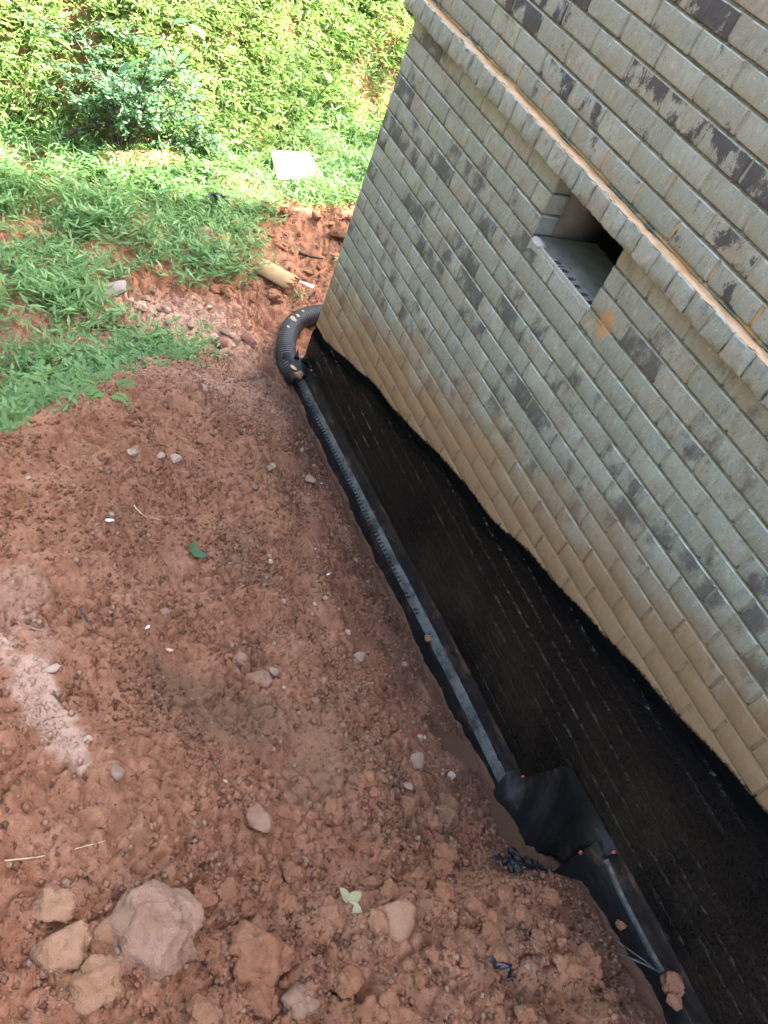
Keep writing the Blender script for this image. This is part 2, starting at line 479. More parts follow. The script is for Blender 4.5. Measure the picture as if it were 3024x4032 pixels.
def fabric(name, c1, c2, mudmix, rough, spec):
    m, b = new_mat(name); pos = b.pos(); tone = b.attr('tone')
    n = b.noise(pos, 22, 4, 0.65); f = b.noise(pos, 420, 2); w = b.noise(b.mapv(pos, (1.0, 0.35, 1.0)), 38, 4, 0.7)
    col = b.mix(b.ramp(b.math('MULTIPLY_ADD', tone, 0.3, b.math('ADD', n, -0.15)), 0.28, 0.72), c1, c2)
    col = b.mix(b.ramp(b.math('ADD', w, b.math('MULTIPLY_ADD', tone, 0.25, -0.12)), 0.56, 0.74, 0, mudmix), col, (0.085, 0.046, 0.026))
    b.bsdf(col, rough, b.bump(b.math('ADD', f, b.math('MULTIPLY', w, 2.0)), 0.5, 0.003), spec)
    return m
M_fabric = fabric('black_geotextile', (0.0050, 0.0055, 0.0060), (0.0115, 0.0108, 0.0105), 0.45, 0.52, 0.28)
M_fabric_grey = fabric('charcoal_geotextile', (0.0085, 0.0068, 0.0058), (0.0200, 0.0145, 0.0118), 0.6, 0.85, 0.08)
M_core = simple('grey_drain_core', (0.030, 0.030, 0.026), (0.105, 0.104, 0.090), 34, 0.6, 0.25, 0.3, 200, 0.001)
M_coredark = simple('drain_core_slot', (0.012, 0.013, 0.014), (0.03, 0.03, 0.03), 60, 0.6)
M_clay_orange = simple('orange_clay', (0.46, 0.245, 0.10), (0.56, 0.37, 0.22), 16, 0.95, 0.1, 0.8, 90, 0.004)
M_lime = simple('lime_mortar', (0.26, 0.235, 0.20), (0.40, 0.37, 0.33), 40, 0.9)
M_block = simple('concrete_block', (0.105, 0.098, 0.070), (0.165, 0.150, 0.112), 12, 0.95)
M_core_red = simple('raw_brick_core', (0.14, 0.055, 0.045), (0.20, 0.09, 0.07), 60, 0.9)
M_pin = simple('red_plastic', (0.24, 0.030, 0.024), (0.33, 0.055, 0.042), 20, 0.45, 0.5)
M_card = simple('weathered_cardboard', (0.30, 0.185, 0.080), (0.40, 0.270, 0.130), 8, 0.85)
M_panel = simple('pale_board', (0.50, 0.44, 0.30), (0.62, 0.56, 0.40), 6, 0.85)
M_wood = simple('bare_wood', (0.36, 0.17, 0.06), (0.52, 0.30, 0.12), 10, 0.85, stretch=(1, 6, 6))
M_bark = simple('dark_bark', (0.035, 0.024, 0.018), (0.085, 0.06, 0.045), 40, 0.9)
M_twig = simple('dry_twig', (0.20, 0.13, 0.08), (0.36, 0.26, 0.17), 40, 0.9)
M_straw = simple('dry_straw', (0.42, 0.29, 0.14), (0.58, 0.44, 0.25), 40, 0.8)
M_white = simple('white_plastic', (0.66, 0.66, 0.66), (0.80, 0.80, 0.80), 20, 0.5)
M_greyplastic = simple('grey_plastic', (0.15, 0.11, 0.10), (0.26, 0.20, 0.19), 12, 0.6)
M_blackfilm = simple('black_film', (0.014, 0.015, 0.019), (0.03, 0.03, 0.035), 30, 0.28, 0.5)
M_roof = simple('roof_shingle', (0.06, 0.055, 0.05), (0.10, 0.09, 0.085), 12, 0.9)
M_siding = simple('house_body', (0.28, 0.28, 0.26), (0.32, 0.32, 0.30), 6, 0.9)

def water_mat():
    m, b = new_mat('muddy_water')
    pos = b.pos(); n = b.noise(pos, 14, 3)
    nrm = b.bump(b.noise(pos, 30, 2), 0.06, 0.004)
    b.bsdf(b.mix(n, (0.062, 0.034, 0.018), (0.092, 0.052, 0.029)), 0.10, nrm, 0.3)
    return m
M_water = water_mat()
def tarblob_mat():
    m, b = new_mat('wet_tar')
    pos = b.pos(); n = b.noise(pos, 60, 4, 0.7)
    nrm = b.bump(n, 0.9, 0.012)
    b.bsdf(b.mix(b.noise(pos, 25, 3), (0.004, 0.004, 0.005), (0.014, 0.010, 0.009)), b.ramp(n, 0.3, 0.7, 0.12, 0.35), nrm, 0.6)
    return m
M_wettar = tarblob_mat()

def leaf_mat(name, a, c, yellow=(0.22, 0.20, 0.035), rough=0.5, trans=0.45):
    m, b = new_mat(name)
    tone = b.attr('tone'); pos = b.pos()
    n = b.noise(pos, 1.3, 2)
    f = b.math('ADD', b.math('MULTIPLY', tone, 0.75), b.math('MULTIPLY_ADD', n, 0.9, -0.32))
    col = b.mix(b.ramp(f, 0.1, 0.85), a, c)
    col = b.mix(b.ramp(tone, 0.90, 0.99, 0, 0.8), col, yellow)
    p = b.bsdf(col, rough, None, 0.4, link=False)
    t = b.n('ShaderNodeBsdfTranslucent')
    b.put(t.inputs['Color'], b.mix(0.45, col, (0.24, 0.40, 0.08)))
    mx = b.n('ShaderNodeMixShader'); mx.inputs[0].default_value = trans
    b.put(mx.inputs[1], p); b.put(mx.inputs[2], t.outputs[0])
    b.out(mx.outputs[0])
    return m
M_grass = leaf_mat('grass_leaf', (0.085, 0.185, 0.066), (0.185, 0.330, 0.112))
M_bank = leaf_mat('bank_leaf', (0.105, 0.205, 0.055), (0.250, 0.350, 0.110))
M_shrub = leaf_mat('shrub_leaf', (0.050, 0.125, 0.058), (0.110, 0.220, 0.095), rough=0.38, trans=0.35)
M_bigleaf = leaf_mat('broad_leaf', (0.050, 0.135, 0.058), (0.095, 0.205, 0.080), rough=0.55, trans=0.4)
M_fern = leaf_mat('bright_leaf', (0.075, 0.18, 0.035), (0.13, 0.27, 0.05), trans=0.4)

# ------------------------------------------------------------------ ground sheet
def gz(x, y, detail=True):
    return float(ground_z(np.array([x]), np.array([y]), detail)[0])

def axis(segments):
    out = []
    for a, b, h in segments:
        n = max(1, int(round((b - a) / h)))
        out.append(np.linspace(a, b, n, endpoint=False))
    return np.concatenate(out + [np.array([segments[-1][1]])])
gx = axis([(-400, -60, 85), (-60, -12, 8), (-12, -4, 0.8), (-4, -2.5, 0.06), (-2.5, -2.0, 0.014), (-2.0, -0.02, 0.0062), (-0.02, 0.06, 0.02), (0.06, 1.2, 0.013), (1.2, 4, 0.05), (4, 12, 0.6), (12, 60, 8), (60, 400, 85)])
gy = axis([(-400, -60, 85), (-60, -12, 8), (-12, -4.4, 0.5), (-4.4, -3.7, 0.03), (-3.7, -1.9, 0.0062), (-1.9, 0.5, 0.0080), (0.5, 1.7, 0.012), (1.7, 5.6, 0.03), (5.6, 12, 0.5), (12, 60, 8), (60, 400, 85)])
GX, GY = np.meshgrid(gx, gy)
X = GX.ravel(); Y = GY.ravel()
Z = ground_z(X, Y)
ucol = -X
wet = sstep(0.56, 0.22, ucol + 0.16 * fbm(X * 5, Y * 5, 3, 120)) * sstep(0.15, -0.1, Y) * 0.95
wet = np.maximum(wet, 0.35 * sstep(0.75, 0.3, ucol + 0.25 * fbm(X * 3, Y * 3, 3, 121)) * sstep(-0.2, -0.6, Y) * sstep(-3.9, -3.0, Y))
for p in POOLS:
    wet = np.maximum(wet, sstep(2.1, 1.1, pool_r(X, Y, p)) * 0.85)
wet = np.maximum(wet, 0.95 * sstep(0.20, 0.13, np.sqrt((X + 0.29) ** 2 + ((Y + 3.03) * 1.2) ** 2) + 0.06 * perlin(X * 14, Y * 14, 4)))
# pale soil: a patch of sun painted as a streak, plus powdered clay
def dry_sun_mask(X, Y):
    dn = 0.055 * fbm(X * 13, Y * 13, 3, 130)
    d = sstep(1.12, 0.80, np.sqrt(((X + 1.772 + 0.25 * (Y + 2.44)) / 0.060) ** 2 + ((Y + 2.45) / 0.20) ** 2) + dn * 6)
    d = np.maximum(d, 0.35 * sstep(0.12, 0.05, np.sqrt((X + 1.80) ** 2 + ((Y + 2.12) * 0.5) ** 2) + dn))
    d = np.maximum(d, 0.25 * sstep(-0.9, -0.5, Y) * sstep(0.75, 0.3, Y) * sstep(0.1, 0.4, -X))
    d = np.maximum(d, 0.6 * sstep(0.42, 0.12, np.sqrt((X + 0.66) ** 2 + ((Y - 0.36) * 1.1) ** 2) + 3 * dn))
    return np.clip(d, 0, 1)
dry_sun = dry_sun_mask(X, Y)
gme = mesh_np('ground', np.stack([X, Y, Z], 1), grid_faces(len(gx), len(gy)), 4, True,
              {'tone': np.zeros(len(X)), 'wet': wet, 'dry_sun': np.clip(dry_sun, 0, 1)})
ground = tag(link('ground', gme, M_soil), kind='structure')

def puddle(p, label):
    n = 40; v = [(p[0], p[1], p[5])]; t = p[4]
    for k in range(n):
        a = 2 * math.pi * k / n; e = 1.30
        rx = math.cos(a) * p[2] * e; ry = math.sin(a) * p[3] * e
        v.append((p[0] + math.cos(t) * rx - math.sin(t) * ry, p[1] + math.sin(t) * rx + math.cos(t) * ry, p[5]))
    mb = MB(); mb.add(v, [(0, 1 + k, 1 + (k + 1) % n) for k in range(n)])
    o = mb.build('puddle', M_water); tag(o, kind='structure'); o['label'] = label
puddle(POOLS[0], 'small brown puddle in a hollow beside the drain')
puddle(POOLS[1], 'narrow brown puddle below the fabric flap')

# ------------------------------------------------------------------ the brick house
P, L, JT = 0.0813, 0.200, 0.011                    # course height, brick module, joint
VY0, VY1 = -1.298, -1.714                          # sides of the vent opening
LEDGE_Z0, LEDGE_Z1 = 0.0825, 0.1626
house = thing('brick_house', 'pale grey brick house wall with a corbelled ledge, vent hole and tarred foot', 'house', (0, 0, -1.9))
HZ = 1.9                                            # children carry coordinates relative to the empty
def hlink(name, me, mat, **kw):
    loc = kw.pop('loc', (0, 0, 0))
    return link(name, me, mat, house, loc=(loc[0], loc[1], loc[2] + HZ), **kw)

def brick_mesh(name, w, h, depth, seed, nx=6, nz=4, jit=0.0010, worn=0.0009, flash=0.2, x0=0.0):
    r = np.random.default_rng(seed)
    ys = np.linspace(-w / 2, w / 2, nx); zs = np.linspace(-h / 2, h / 2, nz)
    ys[1] = ys[0] + 0.004; ys[-2] = ys[-1] - 0.004; zs[1] = zs[0] + 0.003; zs[-2] = zs[-1] - 0.0032
    YY, ZZ = np.meshgrid(ys, zs)
    XX = r.uniform(-jit, jit, YY.shape) * 0.8 + x0
    edge = np.zeros(YY.shape, bool); edge[0] = edge[-1] = True; edge[:, 0] = edge[:, -1] = True
    XX[edge] += worn + r.uniform(0, worn, edge.sum())
    YY = YY + r.uniform(-jit, jit, YY.shape); ZZ = ZZ + r.uniform(-jit, jit, YY.shape) * 0.8
    v = np.stack([XX.ravel(), YY.ravel(), ZZ.ravel()], 1)
    f = grid_faces(nx, nz)[:, ::-1]
    per = [i for i in range(nx)] + [nx - 1 + k * nx for k in range(1, nz)] + [nx * nz - 1 - i for i in range(1, nx)] + [(nz - 1 - k) * nx for k in range(1, nz - 1)]
    back = v[per].copy(); back[:, 0] = depth
    n0 = len(v); v = np.concatenate([v, back]); m = len(per)
    side = np.array([[per[i], per[(i + 1) % m], n0 + (i + 1) % m, n0 + i] for i in range(m)])
    f = np.concatenate([f, side])
    return mesh_np(name, v, f, 4, False, {'tone': np.full(len(v), r.random()), 'flash': np.full(len(v), flash),
                    'lip': np.concatenate([(np.arange(n0) >= nx * (nz - 1)) * 1.0, np.zeros(m)])})

FL = [0.02, 0.05, 0.10, 0.15, 0.2, 0.05, 0.12, 0.75, 0.95, 0.55, 0.0, 0.6, 0.3, 0.85, 0.08, 0.4, 0.0, 0.5]
BR = [brick_mesh('brick', L - JT, P - JT, 0.09, 100 + i, flash=FL[i]) for i in range(18)]
BH = [brick_mesh('brick_half', L / 2 - JT, P - JT, 0.09, 200 + i, nx=5, flash=FL[(i * 5) % 18]) for i in range(6)]
cuts = {}
def cut_mesh(w, i):
    k = (round(w, 3), i % 4)
    if k not in cuts: cuts[k] = brick_mesh('brick_cut', w, P - JT, 0.09, 300 + len(cuts), nx=5, flash=FL[(len(cuts) * 3) % 18])
    return cuts[k]

slots = []                                          # (centre y, centre z, mesh, rotate)
rb = random.Random(5)
def course(zc, start, yend, skip=None):
    """stretchers from y = start downwards; first width given by parity"""
    y = start[0]; w = start[1]
    while y > yend:
        a, b = y, y - w
        y = b; w = L
        segs = [(a, b)]
        if skip:
            s0, s1 = skip
            segs = []
            if a > s0: segs.append((a, max(b, s0)))
            if b < s1: segs.append((min(a, s1), b))
        for (p, q) in segs:
            ww = p - q
            if ww < 0.022: continue
            if abs(ww - L) < 1e-4: me = BR[rb.randrange(18)]
            elif abs(ww - L / 2) < 1e-4: me = BH[rb.randrange(6)]
            else: me = cut_mesh(ww - JT, rb.randrange(9))
            slots.append(((p + q) / 2 - 0.0, zc, me))
for c in range(-1, 24):
    zc = -P * c - P / 2
    start = (0.0, L) if c % 2 == 0 else (0.0, L / 2)
    sk = (VY0, VY1) if c in (-1, 0, 1) else None
    yend = min(-2.2, (zc + 0.05 - TAR_A) / TAR_B if False else -9)
    course(zc, start, -6.0, sk)
nlow = len(slots)
for c in range(0, 40):
    zc = LEDGE_Z1 + 0.006 + P * c + P / 2
    start = (0.0, 0.05) if c % 2 == 0 else (0.0, 0.15)
    course(zc, start, -6.0)
# leave out what the tar coat covers
keep = [s for s in slots if s[1] + P / 2 > TAR_A + TAR_B * s[0] - 0.16]
# the vent sill brick with open cores is built apart
keep = [s for s in keep if not (abs(s[1] + 2.5 * P) < 0.01 and -1.72 < s[0] < -1.30)]
camp = np.array(cam.matrix_world.translation)
Rw = np.array(cam.matrix_world.to_3x3())
def in_view(y, z, m=0.12):
    q = Rw.T @ (np.array([0, y, z]) - camp)
    u = q[0] / -q[2] * 29.116 / 27.0 * 2; v = q[1] / -q[2] * 29.116 / 36.0 * 2
    return abs(u) < 1 + m and abs(v) < 1 + m
def dist(s): return (0 if in_view(s[0], s[1]) else 100) + math.sqrt((s[0] - camp[1]) ** 2 + (s[1] - camp[2]) ** 2 + camp[0] ** 2)
keep.sort(key=dist)
for i, (y, z, me) in enumerate(keep[:300]):
    o = hlink('brick', me, M_brick, loc=(rb.uniform(-0.0015, 0.0015), y, z + rb.uniform(-0.0008, 0.0008)))
    o.rotation_euler = (math.radians(rb.uniform(-0.35, 0.35)), 0, math.radians(rb.uniform(-0.25, 0.25)))
vs, fs, ts, fls, lps = [], [], [], [], []; nb = 0
cache = {}
for y, z, me in keep[300:]:
    if me.name not in cache:
        v = np.zeros(len(me.vertices) * 3); me.vertices.foreach_get('co', v)
        f = np.zeros(len(me.loops), np.int64); me.loops.foreach_get('vertex_index', f)
        a = np.zeros(len(me.vertices)); me.attributes['tone'].data.foreach_get('value', a)
        b_ = np.zeros(len(me.vertices)); me.attributes['flash'].data.foreach_get('value', b_)
        l_ = np.zeros(len(me.vertices)); me.attributes['lip'].data.foreach_get('value', l_)
        cache[me.name] = (v.reshape(-1, 3), f, a, b_, l_)
    v, f, a, b_, l_ = cache[me.name]; lps.append(l_)
    vs.append(v + np.array([rb.uniform(-0.0015, 0.0015), y, z])); fs.append(f + nb); ts.append(a); fls.append(b_); nb += len(v)
bw = hlink('brickwork', mesh_np('brickwork', np.concatenate(vs), np.concatenate(fs), 4, False, {'tone': np.concatenate(ts), 'flash': np.concatenate(fls), 'lip': np.concatenate(lps)}), M_brick)
tag(bw, kind='stuff')

# sill of the vent: a course of bricks whose cores lie open along the front
def sill_brick(w, seed, holes):
    r = np.random.default_rng(seed); mb = MB()
    h = P - JT; zt = h / 2 + 0.004
    mb.add([(0.002, -w / 2, -h / 2), (0.002, w / 2, -h / 2), (0.0, w / 2, zt - 0.004), (0.0, -w / 2, zt - 0.004), (0.006, -w / 2, zt), (0.006, w / 2, zt)],
           [(1, 0, 3, 2), (2, 3, 4, 5)])
    mb.add([(0.006, -w / 2, -h / 2), (0.006, -w / 2, zt), (0.09, -w / 2, zt), (0.09, -w / 2, -h / 2)], [(0, 1, 2, 3)])
    mb.add([(0.006, w / 2, -h / 2), (0.006, w / 2, zt), (0.09, w / 2, zt), (0.09, w / 2, -h / 2)], [(3, 2, 1, 0)])
    cw = w / holes; inner = MB()
    for k in range(holes):
        y0 = -w / 2 + cw * k; yc = y0 + cw / 2
        x0, x1 = 0.006, 0.060; xc = 0.028; n = 16
        rect = []; ell = []
        for i in range(n):
            a = 2 * math.pi * i / n; cx, cy = math.cos(a), math.sin(a)
            s = 1 / max(abs(cx), abs(cy))
            rx = cx * s; ry = cy * s
            rect.append(((x0 + x1) / 2 + rx * (x1 - x0) / 2, yc + ry * cw / 2, zt))
            ell.append((xc + cx * 0.0185 * r.uniform(0.92, 1.06), yc + cy * 0.0115 * r.uniform(0.9, 1.08), zt))
        mb.add(rect + ell, [(i, (i + 1) % n, n + (i + 1) % n, n + i) for i in range(n)])
        low = [(q[0], q[1], q[2] - 0.045) for q in ell]
        inner.add(ell + low, [(i, (i + 1) % n, n + (i + 1) % n, n + i) for i in range(n)] + [tuple(n + i for i in range(n))])
    mb.add([(0.060, -w / 2, zt), (0.060, w / 2, zt), (0.09, w / 2, zt), (0.09, -w / 2, zt)], [(0, 1, 2, 3)])
    me = mb.mesh('sill_brick'); at = me.attributes.new('flash', 'FLOAT', 'POINT')
    return me, inner
for yc, w, holes in ((-1.598, 0.225, 5), (-1.390, 0.178, 4)):
    me, inner = sill_brick(w, int(-yc * 1000), holes)
    me.attributes.new('lip', 'FLOAT', 'POINT')
    sb = hlink('sill_brick', me, M_brick, loc=(0, yc, -2.5 * P))
    inner.build('brick_core', M_core_red, sb)
mb = MB()                                           # mortar bed that levels the back of the sill and covers the far cores
nx_, ny_ = 8, 30
xs = np.linspace(0.0, 1.0, nx_); yy = np.linspace(VY1 + 0.004, VY0 - 0.004, ny_)
V = []
for y in yy:
    front = 0.047 + 0.006 * math.sin(y * 60) + 0.004 * math.sin(y * 143) - 0.040 * float(sstep(-1.47, -1.43, y))
    for s in xs:
        x = front + (0.31 - front) * s
        V.append((x, y, -2 * P - 0.004 + 0.012 * min(1, s * 9) + 0.0012 * math.sin(x * 90 + y * 70) - 0.010 * s))
me = mesh_np('sill_mortar', V, grid_faces(nx_, ny_), 4, True, {'tone': np.full(len(V), 0.5)})
hlink('sill_mortar', me, M_block)
hlink('mortar_lump', lump('mortar_lump', 3, 71, (0.020, 0.034, 0.016), 0.3, 0.08), M_lime, loc=(0.010, -1.338, -2 * P - 0.002))
mb = MB()
for k in range(26):
    y = VY0 - 0.03 - 0.38 * k / 25
    mb.add([(0.001 + rb.uniform(-0.001, 0.001), y - 0.010, -2 * P - 0.012 - rb.uniform(0, 0.010)), (-0.0015, y + 0.010, -2 * P - 0.012 - rb.uniform(0, 0.010)), (0.004, y + 0.010, -2 * P - 0.0005), (0.010, y, -2 * P + 0.0015), (0.004, y - 0.010, -2 * P - 0.0005)],
           [(0, 1, 2, 4), (4, 2, 3)])
mb.build('mortar_smear', M_lime, house, loc=(0, 0, HZ))

# mortar: one relief sheet per wall plane, joints weathered back under each brick
def mortar_sheet(name, joints, z0, z1, ya, yb, hole=None):
    zs = set([z0, z1])
    prof = [(-0.0085, 0.0030, 0), (-0.0062, 0.0008, 0.0), (-0.0046, 0.0012, 0.0), (-0.0030, 0.0050, 1), (0.0020, 0.0085, 1), (0.0055, 0.0115, 1), (0.0085, 0.0060, 0.3)]
    rows = []
    for zj in joints:
        for dz, x, bd in prof: rows.append((zj + dz, x, bd))
        rows.append((zj + 0.018, 0.0034, 0.22)); rows.append((zj + P / 2, 0.0034, 0.22)); rows.append((zj + P - 0.018, 0.0034, 0.22))
    if hole:                                          # rows that bound the opening, so whole cells can be left out
        for q in (hole[2], hole[3]): rows.append((q, 0.008, 1))
    rows = sorted(q for q in rows if z0 <= q[0] <= z1)
    ys = np.arange(yb, ya, 0.024)
    if hole: ys = np.sort(np.concatenate([ys, [hole[0], hole[1]]]))
    ys = np.append(ys, ya)
    R = np.array(rows); r = np.random.default_rng(9)
    YY, ZZ = np.meshgrid(ys, R[:, 0]); XX = np.repeat(R[:, 1][:, None], len(ys), 1)
    XX = XX + 0.0018 * fbm(YY * 14, ZZ * 40, 2, 14) + r.uniform(-0.0006, 0.0006, XX.shape)
    ZZ = ZZ + 0.0012 * perlin(YY * 9, np.round(ZZ / P) * 3.3, 15)
    f = grid_faces(len(ys), len(R))[:, ::-1]
    if hole:
        cy = YY.ravel()[f].mean(1); cz = ZZ.ravel()[f].mean(1)
        f = f[~((cy > hole[1]) & (cy < hole[0]) & (cz > hole[2]) & (cz < hole[3]))]
    v = np.stack([XX.ravel(), YY.ravel(), ZZ.ravel()], 1)
    tn = np.clip(0.5 + 0.5 * fbm(YY.ravel() * 5, ZZ.ravel() * 5, 2, 16), 0, 1)
    return hlink(name, mesh_np(name, v, f, 4, True, {'tone': tn, 'bed': np.repeat(R[:, 2], len(ys))}), M_mortar)
mortar_sheet('mortar', [-P * k for k in range(-1, 24)], -1.93, LEDGE_Z0, -0.001, -5.0, (VY0, VY1, -2 * P - 0.004, 0.0824))
mortar_sheet('mortar', [LEDGE_Z1 + 0.006 + P * k for k in range(0, 16)], LEDGE_Z1, 1.45, -0.001, -5.0)

# ledge of projecting header bricks
HB = [brick_mesh('ledge_brick', 0.0885, 0.074, 0.09, 400 + i, nx=7, nz=6, jit=0.0042, worn=0.002, flash=[0.0, 0.1, 0.05, 0.0, 0.3, 0.1, 0, 0.15][i]) for i in range(8)]
for k in range(40):
    y = 0.051 - 0.0925 * (k + 0.5)
    o = hlink('ledge_brick', HB[rb.randrange(8)], M_brick, loc=(-0.051 + rb.uniform(-0.004, 0.003), y, (LEDGE_Z0 + LEDGE_Z1) / 2 + rb.uniform(-0.0025, 0.0015)))
    o.rotation_euler = (math.radians(rb.uniform(-1.5, 1.5)), math.radians(rb.uniform(-1, 1)), math.radians(rb.uniform(-1.6, 1.6)))
mb = MB()
mb.box((-0.044, -5.0, LEDGE_Z0 + 0.004), (0.010, 0.047, LEDGE_Z1 + 0.001)); lb = mb.build('ledge_bed', M_mortar, house, loc=(0, 0, HZ))
lb.data.attributes.new('bed', 'FLOAT', 'POINT').data.foreach_set('value', np.ones(len(lb.data.vertices)))
# clay washed on to the top of the ledge
ys = np.arange(-3.4, 0.048, 0.009); ss = np.linspace(0, 1, 9)
YY, SS = np.meshgrid(ys, ss); 
xo = -0.0475 + 0.004 * fbm(YY * 22, YY * 0, 3, 31)
XX = xo + (-0.0075 + 0.003 * fbm(YY * 12, YY * 0 + 7, 2, 36) - xo) * SS
hh = LEDGE_Z1 - 0.002 + (0.008 + 0.004 * fbm(YY * 9, SS * 2, 3, 32)) * np.minimum(1, SS * 5) - 0.006 * SS ** 6 + 0.0016 * fbm(YY * 60, SS * 5, 2, 33)
tn = np.clip(0.15 + 0.9 * (1 - SS) ** 2 + 0.35 * fbm(YY * 6, SS, 2, 34), 0, 1)
hlink('clay_deposit', mesh_np('clay_deposit', np.stack([XX.ravel(), YY.ravel(), hh.ravel()], 1), grid_faces(len(ys), 9), 4, True, {'tone': tn.ravel()}), M_clay_orange)

# bitumen coat over the foot of the wall
ys = np.arange(-5.0, 0.0005, 0.0125); nz_ = 240
T = np.linspace(0, 1, nz_)
YY, TT = np.meshgrid(ys, T)
topz = TAR_A + TAR_B * YY - 0.020 + 0.005 * fbm(YY * 9, YY * 0 + 1, 3, 41)
ZZ = -2.02 + (topz + 2.02) * TT
ph = (ZZ / P) % 1.0; ph = np.minimum(ph, 1 - ph) * P
patch = sstep(-0.3, 0.25, fbm(YY * 1.7, ZZ * 2.2, 3, 46))
brk = sstep(-0.1, 0.4, fbm(YY * 16, ZZ * 7, 2, 47))
groove = 0.0065 * np.exp(-(ph / 0.0050) ** 2) * (0.20 + 0.80 * patch) * (0.35 + 0.65 * brk)
row = np.floor(-ZZ / P); hy = ((YY + np.where(row % 2 == 0, 0, L / 2)) / L) % 1.0; hy = np.minimum(hy, 1 - hy) * L
groove = np.maximum(groove, 0.0042 * np.exp(-(hy / 0.006) ** 2) * patch)
XX = -0.0065 + groove + 0.0012 * fbm(YY * 26, ZZ * 40, 3, 42) + 0.0010 * fbm(YY * 4, ZZ * 5, 2, 43)
XX = XX + 0.0125 * sstep(0.93, 1.0, TT)
hlink('tar_coating', mesh_np('tar_coating', np.stack([XX.ravel(), YY.ravel(), ZZ.ravel()], 1), grid_faces(len(ys), nz_)[:, ::-1], 4, True, {'tone': np.full(XX.size, 0.5), 'gr': (np.exp(-(((ZZ / P + 0.06) % 1.0 - 0.0) * P / 0.007) ** 2) * patch).ravel()}), M_tar)

# body of the house behind the brick skin: block wall with the vent hole, dark crawl space, upper storey, roof
mb = MB()
XB, XC = 0.098, 0.31
zb, zt_ = -2 * P - 0.012, LEDGE_Z0 + 0.012
mb.box((XB, -8, -3.0), (XC, -0.003, zb)); mb.box((XB, -8, zt_), (XC, -0.003, 3.6))
mb.box((XB, VY0 + 0.005, zb), (XC, -0.003, zt_)); mb.box((XB, -8, zb), (XC, VY1 - 0.006, zt_))
mb.build('block_wall', M_block, house, loc=(0, 0, HZ))
mb = MB()
mb.box((0.012, -8, 1.40), (0.096, -0.004, 3.6)); mb.box((0.014, -8, -3.0), (0.096, -5.05, 1.38))
mb.box((0.092, -0.020, -3.0), (8.0, -0.002, 3.6)); mb.box((0.012, -0.012, -3.0), (0.090, -0.0012, 3.55))
mb.box((7.9, -8, -3.0), (8.0, -0.022, 3.6)); mb.box((0.1, -8.1, -3.0), (8.0, -8.005, 3.6))
mb.box((-0.049, -0.04, LEDGE_Z0 + 0.003), (3.0, 0.048, LEDGE_Z1 - 0.003))
mb.box((0.32, -7.9, 0.45), (7.85, -0.03, 0.60))
mb.build('house_shell', M_siding, house, loc=(0, 0, HZ))
mb = MB()
mb.box((-0.35, -8.5, 3.61), (8.4, 0.35, 3.80))
mb.add([(-0.35, -8.5, 3.80), (8.4, -8.5, 3.80), (8.4, 0.35, 3.80), (-0.35, 0.35, 3.80), (4.0, -6.0, 5.4), (4.0, -2.4, 5.4)],
       [(0, 1, 4), (1, 2, 5, 4), (2, 3, 5), (3, 0, 4, 5)])
mb.build('roof', M_roof, house, loc=(0, 0, HZ))

# ------------------------------------------------------------------ drain along the foot of the wall
def zwall(y): return float(np.interp(y, [-2.70, -2.2, -1.18, -0.1], [-1.680, -1.690, -1.748, -1.808]))
drain = thing('foundation_drain', 'long black fabric covered drain lying along the tarred foot of the wall', 'drain', (0, -1.4, -1.9))
def dl(mb_or_me, name, mat, smooth=True, parent=drain):
    me = mb_or_me.mesh(name, smooth) if isinstance(mb_or_me, MB) else mb_or_me
    o = link(name, me, mat, parent)
    if parent is drain: o.location = (0, 1.4, 1.9)
    return o
ny_ = 260
ys = np.linspace(-2.72, -0.085, ny_)
def sweep(profile, ys, zf, wob=0.0022, seed=0, end_drop=0.0):
    rows = []
    for k, (x, dz) in enumerate(profile):
        w = wob * fbm(ys * 7 + k * 0.21, ys * 0 + k * 0.3, 3, 50 + seed)
        w2 = wob * fbm(ys * 9 + k * 0.17, ys * 0 + 4 + k * 0.3, 3, 52 + seed)
        rows.append(np.stack([x + w * (1 if k else 0.2), ys, np.array([zf(y) for y in ys]) + dz + w2], 1))
    return np.concatenate(rows), grid_faces(len(ys), len(profile))
prof_top = [(-0.004, 0.012), (-0.0055, 0.002), (-0.012, -0.006), (-0.03, -0.012), (-0.048, -0.016), (-0.058, -0.020), (-0.063, -0.026)]
v, f = sweep(prof_top, ys, zwall)
dl(mesh_np('fabric_top', v, f, 4, True, {'tone': np.clip(0.5 + 0.7 * fbm(v[:, 1] * 4, v[:, 0] * 40, 3, 55), 0, 1)}), 'fabric_top', M_fabric_grey)
prof_side = [(-0.0845, -0.057), (-0.087, -0.064), (-0.091, -0.078), (-0.096, -0.105), (-0.102, -0.15), (-0.112, -0.26), (-0.120, -0.40)]
v, f = sweep(prof_side, ys, zwall, 0.003, 1)
dl(mesh_np('fabric_side', v, f, 4, True, {'tone': np.clip(0.5 + 0.7 * fbm(v[:, 1] * 5, v[:, 2] * 12, 3, 56), 0, 1)}), 'fabric_side', M_fabric)
v, f = sweep([(-0.0600, -0.021), (-0.068, -0.028), (-0.079, -0.045), (-0.0865, -0.060)], ys, zwall, 0.0012, 2)
dl(mesh_np('drain_strip', v, f, 4, True, {'tone': np.clip(0.5 + 0.8 * fbm(v[:, 1] * 6, v[:, 2] * 3, 3, 57), 0, 1)}), 'drain_strip', M_core)
mb = MB()
y = -0.14
